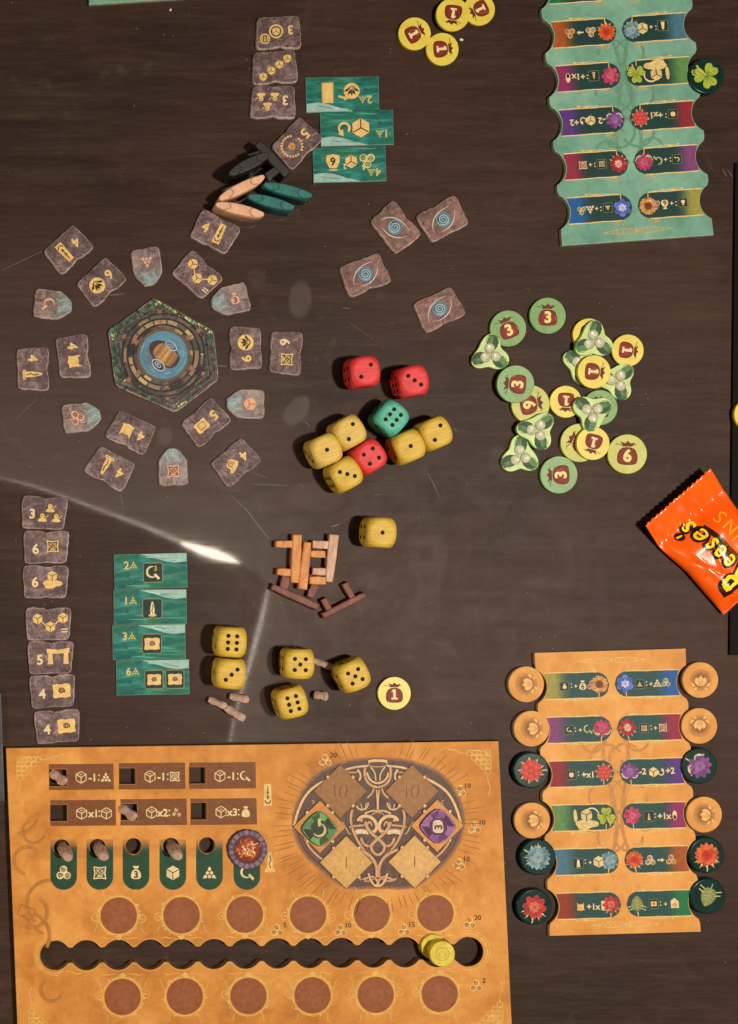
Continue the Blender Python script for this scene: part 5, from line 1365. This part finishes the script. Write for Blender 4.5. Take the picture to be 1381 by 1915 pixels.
edge = [(x0c + 8 + (x1c - x0c - 16) * i / 150) for i in range(151)]
for s in (-1, 1): k.stroke([(x, yc_(x) + s * (hh(x) + 2.6)) for x in edge], 1.3, (226, 172, 92), 0)
k.build('printed_channel_rim', PB)
for (x, y, tx) in [(608, 1424, '20'), (858, 1481, '10'), (885, 1549, '10'), (856, 1617, '10'), (518, 1740, '5'), (636, 1740, '10'), (754, 1739, '15'), (876, 1726, '20'), (888, 1843, '2')]:
    k = K(); i_trisk(k.sub(x, y), 11.5, (236, 190, 110), (150, 92, 44), True); k.text(tx, x + 15, y - 10, 9, (70, 48, 36), 2, 0, .01)
    if tx == '2': k.text('+', x - 17, y, 7, (226, 190, 120), 2)
    k.build('printed_score', PB)
# ---- medallion
k = K(); mx, my = 706.5, 1542
for i in range(84):
    a = 360 / 84 * i + rr.uniform(-1.5, 1.5); ca, sa = math.cos(math.radians(a)), math.sin(math.radians(a)); r0 = rr.uniform(158, 166); r1 = rr.uniform(182, 205)
    sy_ = .80 if sa < 0 else .86
    if abs(a - 270) < 12: continue
    k.stroke([(mx + r0 * ca, my + r0 * sy_ * sa), (mx + (r0 + r1) / 2 * ca, my + (r0 + r1) / 2 * sy_ * sa), (mx + r1 * ca, my + r1 * sy_ * sa)], 1.5, (158, 100, 48), 0, False, True)
k.build('printed_rays', PB)
k = K(); PUR = (98, 76, 68); TN = (198, 152, 110); TD = (132, 92, 70); TL = (220, 180, 128)
blob = smooth_poly([(585, 1450), (640, 1425), (706, 1418), (772, 1424), (830, 1450), (862, 1500), (868, 1545), (852, 1590), (815, 1630), (772, 1664), (706, 1660), (644, 1664), (598, 1628), (560, 1590), (546, 1545), (554, 1500)], 2)
k.poly([(mx + (x - mx) * 1.02, my + (y - my) * 1.02) for x, y in blob], (176, 122, 70)); k.poly(blob, (140, 98, 70), 1); k.poly([(mx + (x - mx) * .975, my + (y - my) * .97) for x, y in blob], PUR, 2)
for q in range(30): aa = rr.uniform(0, 6.28); k.disc(mx + rr.uniform(20, 140) * math.cos(aa), my + rr.uniform(10, 100) * math.sin(aa), rr.uniform(4, 11), rr.choice([(84, 62, 58), (112, 88, 76), (104, 82, 76)]), 3, 10)
md = k.build('printed_medallion', PB)
k = K().sub(lay=4); DGR = (66, 50, 52)
Z = lambda p: (540 + p[0] / 4.062, 1400 + p[1] / 4.062)
def band(pts, w, col=TN, lay=0, line=True):
    """an interlaced strap: dark outline, body and a lit ridge, mirrored about the middle"""
    for sx in (0, 1):
        q = [Z((670 + (670 - x) if sx else x, y)) for x, y in pts]
        if len(q) == 4: q = bez(*q, n=14)
        else:
            for _ in range(2): q = [q[0]] + [((a[0] * u + b_[0] * (1 - u)), (a[1] * u + b_[1] * (1 - u))) for a, b_ in zip(q, q[1:]) for u in (.75, .25)] + [q[-1]]
        w_ = w / 4.062
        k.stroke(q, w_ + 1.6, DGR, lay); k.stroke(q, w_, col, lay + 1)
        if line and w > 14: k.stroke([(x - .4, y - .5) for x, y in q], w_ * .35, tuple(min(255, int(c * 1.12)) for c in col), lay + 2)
for (x0, x1) in ((150, 260), (430, 600)):   # pieces of the outer rim between the diamonds
    pass
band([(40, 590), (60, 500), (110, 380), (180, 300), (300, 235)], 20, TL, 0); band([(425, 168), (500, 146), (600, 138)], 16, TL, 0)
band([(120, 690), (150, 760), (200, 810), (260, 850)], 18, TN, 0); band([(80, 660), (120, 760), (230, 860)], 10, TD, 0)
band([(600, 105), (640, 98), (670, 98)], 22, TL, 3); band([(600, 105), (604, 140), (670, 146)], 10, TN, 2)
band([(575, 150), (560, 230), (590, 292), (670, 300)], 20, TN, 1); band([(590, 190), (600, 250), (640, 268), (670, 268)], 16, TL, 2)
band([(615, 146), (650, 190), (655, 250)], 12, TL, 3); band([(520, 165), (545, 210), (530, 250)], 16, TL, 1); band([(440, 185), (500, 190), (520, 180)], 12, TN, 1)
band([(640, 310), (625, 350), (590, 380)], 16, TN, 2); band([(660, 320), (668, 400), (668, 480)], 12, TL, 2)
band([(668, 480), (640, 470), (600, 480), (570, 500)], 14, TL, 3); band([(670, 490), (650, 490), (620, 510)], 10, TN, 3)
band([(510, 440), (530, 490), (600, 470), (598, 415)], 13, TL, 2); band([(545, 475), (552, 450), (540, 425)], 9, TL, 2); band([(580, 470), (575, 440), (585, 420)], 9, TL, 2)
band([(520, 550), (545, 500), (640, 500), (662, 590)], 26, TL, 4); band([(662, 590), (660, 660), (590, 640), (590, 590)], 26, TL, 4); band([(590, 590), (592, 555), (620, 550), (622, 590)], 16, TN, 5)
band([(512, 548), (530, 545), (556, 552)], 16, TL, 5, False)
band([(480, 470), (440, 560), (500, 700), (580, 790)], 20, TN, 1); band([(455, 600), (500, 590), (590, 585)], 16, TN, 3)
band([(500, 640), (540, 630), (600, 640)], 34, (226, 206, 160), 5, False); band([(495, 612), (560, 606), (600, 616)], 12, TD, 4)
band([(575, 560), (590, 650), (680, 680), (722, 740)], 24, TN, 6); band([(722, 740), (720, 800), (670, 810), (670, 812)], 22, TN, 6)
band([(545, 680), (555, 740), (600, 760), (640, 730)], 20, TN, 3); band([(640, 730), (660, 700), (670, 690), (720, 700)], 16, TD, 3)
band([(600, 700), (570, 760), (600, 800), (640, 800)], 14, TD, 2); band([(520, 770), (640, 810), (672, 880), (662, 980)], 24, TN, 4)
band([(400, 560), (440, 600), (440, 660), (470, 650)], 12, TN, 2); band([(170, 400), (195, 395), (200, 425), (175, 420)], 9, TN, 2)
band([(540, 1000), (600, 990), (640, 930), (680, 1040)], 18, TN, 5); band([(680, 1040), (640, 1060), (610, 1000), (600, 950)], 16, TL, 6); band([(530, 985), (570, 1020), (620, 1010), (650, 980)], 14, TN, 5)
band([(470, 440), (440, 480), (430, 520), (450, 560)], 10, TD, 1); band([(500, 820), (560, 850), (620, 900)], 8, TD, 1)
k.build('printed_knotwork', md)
def diamond(x, y, col, tx, c2):
    k = K().sub(lay=14); h = 48.5; rd = random.Random(int(x + y))
    k.poly([(x, y - h - 1.5), (x + h + 1.5, y), (x, y + h + 1.5), (x - h - 1.5, y)], (120, 84, 58)); k.fan([(x, y - h), (x + h, y), (x, y + h), (x - h, y)], col, 1, tuple(min(255, c * 1.06) for c in col))
    o = k.build('printed_diamond', PB); k = K().sub(lay=16)
    if tx == '10':
        k.stroke(bez((x - 10, y - 12), (x - 12, y - 4), (x - 8, y + 4), (x - 11, y + 12), 8), 2, c2, 0, False, True)
        k.stroke(bez((x + 6, y - 12), (x - 4, y - 6), (x - 2, y + 10), (x + 3, y + 12), 8), 2, c2, 0, False, True); k.stroke(bez((x + 9, y - 13), (x + 15, y - 4), (x + 12, y + 6), (x + 7, y + 12), 8), 2, c2, 0, False, True)
    elif tx: k.stroke(bez((x + 1, y - 11), (x - 2, y - 3), (x + 2, y + 5), (x - 1, y + 11), 8), 2.2, c2, 0, False, True)
    for a in ((-.42, -.5), (.42, -.5), (-.42, .5), (.42, .5)): k.disc(x + a[0] * h * 1.15, y + a[1] * h * 1.1, 3.6, (150, 108, 74), 2, 12); k.disc(x + a[0] * h * 1.15, y + a[1] * h * 1.1, 3, (214, 170, 118), 3, 12, (236, 200, 150))
    k.build('printed_studs', o)
diamond(635, 1481, (156, 110, 66), '10', (112, 74, 44)); diamond(768, 1481, (160, 114, 70), '10', (112, 74, 44))
diamond(597, 1547, (206, 142, 70), '', None); diamond(815, 1545, (216, 152, 80), '', None)
diamond(646, 1613, (210, 166, 96), '1', (140, 92, 44)); diamond(773, 1612, (216, 172, 104), '1', (140, 92, 44))
# ---- what lies on the player board
def gem(px, py, cols, lab, draw):
    t = thing('gem_tile', lab, 'gem tile', px, py, BZ + 7, 0, 'gem tiles on the knotwork medallion', BZ)
    o8 = smooth_poly([(-33, -6), (-8, -32), (8, -32), (33, -6), (33, 6), (8, 32), (-8, 32), (-33, 6)], 1)
    slab('card_body', o8, 0, 7, simple_mat('gem_print', cols[0], cols[1], 200, .35), t, bevel=((1, 0), (0, 1)))
    k = Ink(7); P = [(-31, 0), (-15, -22), (0, -31), (15, -22), (31, 0), (18, 20), (0, 31), (-17, 20)]
    for i in range(8): a, b2 = P[i], P[(i + 1) % 8]; k.poly([a, b2, (b2[0] * .6, b2[1] * .6), (a[0] * .6, a[1] * .6)], cols[2 + i % 4])
    k.build('printed_facets', t)
    k = Ink(7); k.poly([(-16, -8), (-8, -16), (8, -16), (16, -8), (16, 8), (8, 16), (-8, 16), (-16, 8)], cols[6], 1); draw(k.sub(lay=2)); k.build('printed_symbols', t)
gem(598, 1551, [(46, 84, 40), (70, 112, 56), (88, 140, 78), (50, 90, 46), (120, 168, 100), (36, 60, 30), (54, 66, 40)], 'green gem tile with a sickle on the player board', lambda k: i_sickle(k.sub(0, 0, -135), 16, (206, 190, 140)))
gem(820, 1546, [(96, 44, 96), (122, 66, 120), (160, 104, 160), (104, 50, 104), (140, 80, 146), (76, 30, 74), (90, 44, 86)], 'purple gem tile with a bag and a three on the player board', lambda k: (k.poly(smooth_poly([(-9, -12), (7, -12), (10, 4), (8, 12), (-9, 12), (-11, 0)], 1), (222, 204, 176)), k.text('3', 0, 1, 14, (90, 44, 60), 1, -90)))
t = thing('flame_token', 'round token with glowing embers inside a ring of purple stones', 'token', 464, 1589, BZ + 7, 0, None, BZ)
slab('disc_body', wob([(x, y) for x, y in circ(36.5, 40)], 2.0, 4, 6), 0, 7, simple_mat('dark_stone_print', (40, 26, 44), (62, 44, 70), 200, .5), t, bevel=((1, 0), (0, 1)))
k = Ink(7); rr = random.Random(2)
for i in range(19):
    a = i * 360 / 19; f = k.sub(31 * math.cos(math.radians(a)), 31 * math.sin(math.radians(a)), a)
    f.fan(smooth_poly([(-4.5, -4.2), (4.5, -4.8), (4.8, 4.4), (-4.5, 4.0)], 1), rr.choice([(86, 66, 104), (112, 86, 112), (132, 104, 124), (70, 56, 96)]), 0, (150, 124, 140))
k.build('printed_stone_ring', t)
k = Ink(7); k.disc(0, 0, 25.5, (84, 20, 10), 2, 30, (200, 90, 30))
for i in range(70):
    a = rr.uniform(0, 6.28); q = rr.uniform(0, 21); x, y = q * math.cos(a), q * math.sin(a); hot = 1 - q / 24
    c = rr.choice([(236, 120, 40), (246, 176, 80), (252, 214, 140), (196, 60, 20), (255, 236, 190)] if hot > .3 else [(150, 40, 14), (210, 90, 30), (236, 140, 60), (110, 26, 12)])
    k.stroke([(x, y), (x + rr.uniform(-5, 5), y + rr.uniform(-5, 5)), (x + rr.uniform(-8, 8), y + rr.uniform(-8, 8))], rr.uniform(1, 3), c, 3, False, True)
k.build('printed_embers', t)
MP = 'grey wooden menhirs stuck in the player board'
peg('grey wooden stone in the topmost square hole of the player board', 116, 1457, 35, 34, 20, 26, 2, (0.2, -.35), 21, MP)
peg('grey wooden stone in the lower square hole of the player board', 246, 1523, 35, 36, 20, 26, 2, (0.2, -.35), 22, MP)
def standing(lab, px, py, seed, hgt=46):
    """a wooden menhir standing in its hole, leaning a little"""
    t = thing('wooden_menhir', lab, 'game piece', px, py, 0, 0, MP, 0)
    r = random.Random(seed); n = 7; V = []; F = []
    st = [(0, 12.0), (.3, 12.6), (.62, 12.2), (.88, 11.5), (1.0, 8.5)]
    for i, (u, s) in enumerate(st):
        for j in range(n):
            a = 2 * math.pi * j / n + .4
            V.append(((math.cos(a) * s + r.uniform(-.9, .9) + u * 7) * S, (math.sin(a) * s * .86 + r.uniform(-.9, .9) - u * 9) * S, (u * hgt + (r.uniform(-2, 2) if i == 4 else 0)) * S))
    for i in range(len(st) - 1):
        for j in range(n): a = i * n + j; b2 = i * n + (j + 1) % n; F.append((a, b2, b2 + n, a + n))
    F.append(tuple(reversed(range(n)))); F.append(tuple(range((len(st) - 1) * n, len(st) * n)))
    o = mesh_obj('body', V, F, M['grey_wood'], t)
    bm = bmesh.new(); bm.from_mesh(o.data); bmesh.ops.recalc_face_normals(bm, faces=bm.faces); bmesh.ops.bevel(bm, geom=list(bm.edges), offset=.8 * S, segments=1, affect='EDGES'); bm.to_mesh(o.data); bm.free()
standing('grey wooden stone standing in the first round hole', 117, 1583, 31)
standing('grey wooden stone standing in the second round hole, over the knot square', 183, 1582, 32)
standing('grey wooden stone standing in the round hole over the cube symbol', 319, 1580, 33)
for (px, py, z, r_, h, lab, s) in [(812, 1772, 0, 23.5, 22, 'lower yellow wooden disc standing in the wavy channel', 1), (828, 1785, 22, 23.5, 18, 'upper yellow wooden disc on top of its twin in the channel', 2)]:
    t = thing('yellow_disc', lab, 'game piece', px, py, z + h, 40, 'yellow wooden discs in the channel', z)
    slab('disc_body', wob(circ(r_ , 44), .5, s, 4), 0, h - .2, M['lime_wood'], t, bevel=((2, 0), (.7, .6), (0, 2)), smooth=True)
    k = Ink(h - .2); k.ring(0, 0, 12, .8, (168, 150, 40)); k.ring(0, 0, 6, .6, (172, 154, 46)); k.build('turned_rings', t)
# ================================================================== unseen emitters added for the glare mirrored in the glossy table
gl, nt, b = new_mat('glare_glow')
b.inputs['Base Color'].default_value = (0, 0, 0, 1); b.inputs['Emission Color'].default_value = (1, .86, .68, 1); b.inputs['Emission Strength'].default_value = 40
gm = gl.copy(); gm.name = 'soft_glare_glow'; gm.node_tree.nodes['Principled BSDF'].inputs['Emission Strength'].default_value = 11
gd = gl.copy(); gd.name = 'dim_glare_glow'; gd.node_tree.nodes['Principled BSDF'].inputs['Emission Strength'].default_value = 8
def glare_strip(pts, ws, mat, name, parent, ze=5000.0):
    f = (H + ze) / H; V = []; F = []
    P = [((NX + (x - NX) * f), (NY + (y - NY) * f)) for x, y in pts]
    for i, (x, y) in enumerate(P):
        a, c = P[max(0, i - 1)], P[min(len(P) - 1, i + 1)]; t_ = Vector((c[0] - a[0], c[1] - a[1])).normalized(); w = ws[i] * f / 2
        for (du, dz) in ((1, 0), (0, 1), (-1, 0), (0, -1)):
            V.append(((x - t_.y * w * du - 690.5) * S, -(y + t_.x * w * du - 957.5) * S, (ze + dz * w * .2) * S))
    for i in range(len(P) - 1):
        for j in range(4): a = i * 4 + j; b2 = i * 4 + (j + 1) % 4; F.append((a, b2, b2 + 4, a + 4))
    return mesh_obj(name, V, F, mat, parent)
lt = bpy.data.objects.new('glare_emitters', None); C.objects.link(lt)
lt['label'] = 'unseen glowing strips and sheet added over the table for the mirrored glare'; lt['category'] = 'glare emitter'
glare_strip([(310, 1003), (350, 1019), (375, 1028), (400, 1036), (425, 1044), (448, 1053)], [2, 8, 15, 18, 13, 3], gl, 'bright_glare_strip', lt)
glare_strip([(-60, 870), (0, 893), (60, 908), (130, 932), (200, 958), (270, 984), (340, 1014)], [2, 2, 3, 4, 5, 7, 10], gd, 'dim_glare_strip', lt)
glare_strip([(503, 1095), (498, 1120), (489, 1160), (478, 1200), (465, 1250), (450, 1300), (437, 1350), (428, 1400)], [3, 6, 8, 8, 6, 4, 3, 2], gm, 'dim_glare_strip', lt)

# unseen emitter sheet added for the mirrored sheen: brightest along the streak, fading away
sm, nt, b = new_mat('sheen_glow'); b.inputs['Base Color'].default_value = (.1, .08, .06, 1); b.inputs['Emission Color'].default_value = (1, .84, .66, 1)
at = N(nt, 'ShaderNodeAttribute'); at.attribute_name = 'Ink'; L(nt, mth(nt, 'MULTIPLY', at.outputs['Fac'], 1.0), b.inputs['Emission Strength'])
rim = [(-300, 800), (-60, 872), (0, 895), (60, 910), (130, 934), (200, 960), (270, 986), (340, 1016), (400, 1040), (450, 1056), (480, 1072), (503, 1095), (498, 1120), (489, 1160), (478, 1200), (465, 1250), (450, 1300), (437, 1350), (428, 1400), (420, 1500)]
V, F, Kc = [], [], []; ze = 5150.0; f = (H + ze) / H; m = 9
for i, (x, y) in enumerate(rim):
    tx, ty = (520 + (i - 10) * 55, 260 + i * 22)     # where the fade ends
    tx, ty = (x + 420 + i * 16, y - 560 + i * 26)
    for j in range(m):
        u = j / (m - 1); px_, py_ = x + (tx - x) * u, y + (ty - y) * u; g = (1 - u) ** 1.6
        V.append(((NX + (px_ - NX) * f - 690.5) * S, -(NY + (py_ - NY) * f - 957.5) * S, (ze + 300 * u) * S)); Kc.append(((g * 255),) * 3)
for i in range(len(rim) - 1):
    for j in range(m - 1): a = i * m + j; F.append((a, a + 1, a + m + 1, a + m))
mesh_obj('backing', V, F, sm, lt, cols=[(c[0] / 255 * 1.1,) * 3 for c in Kc])
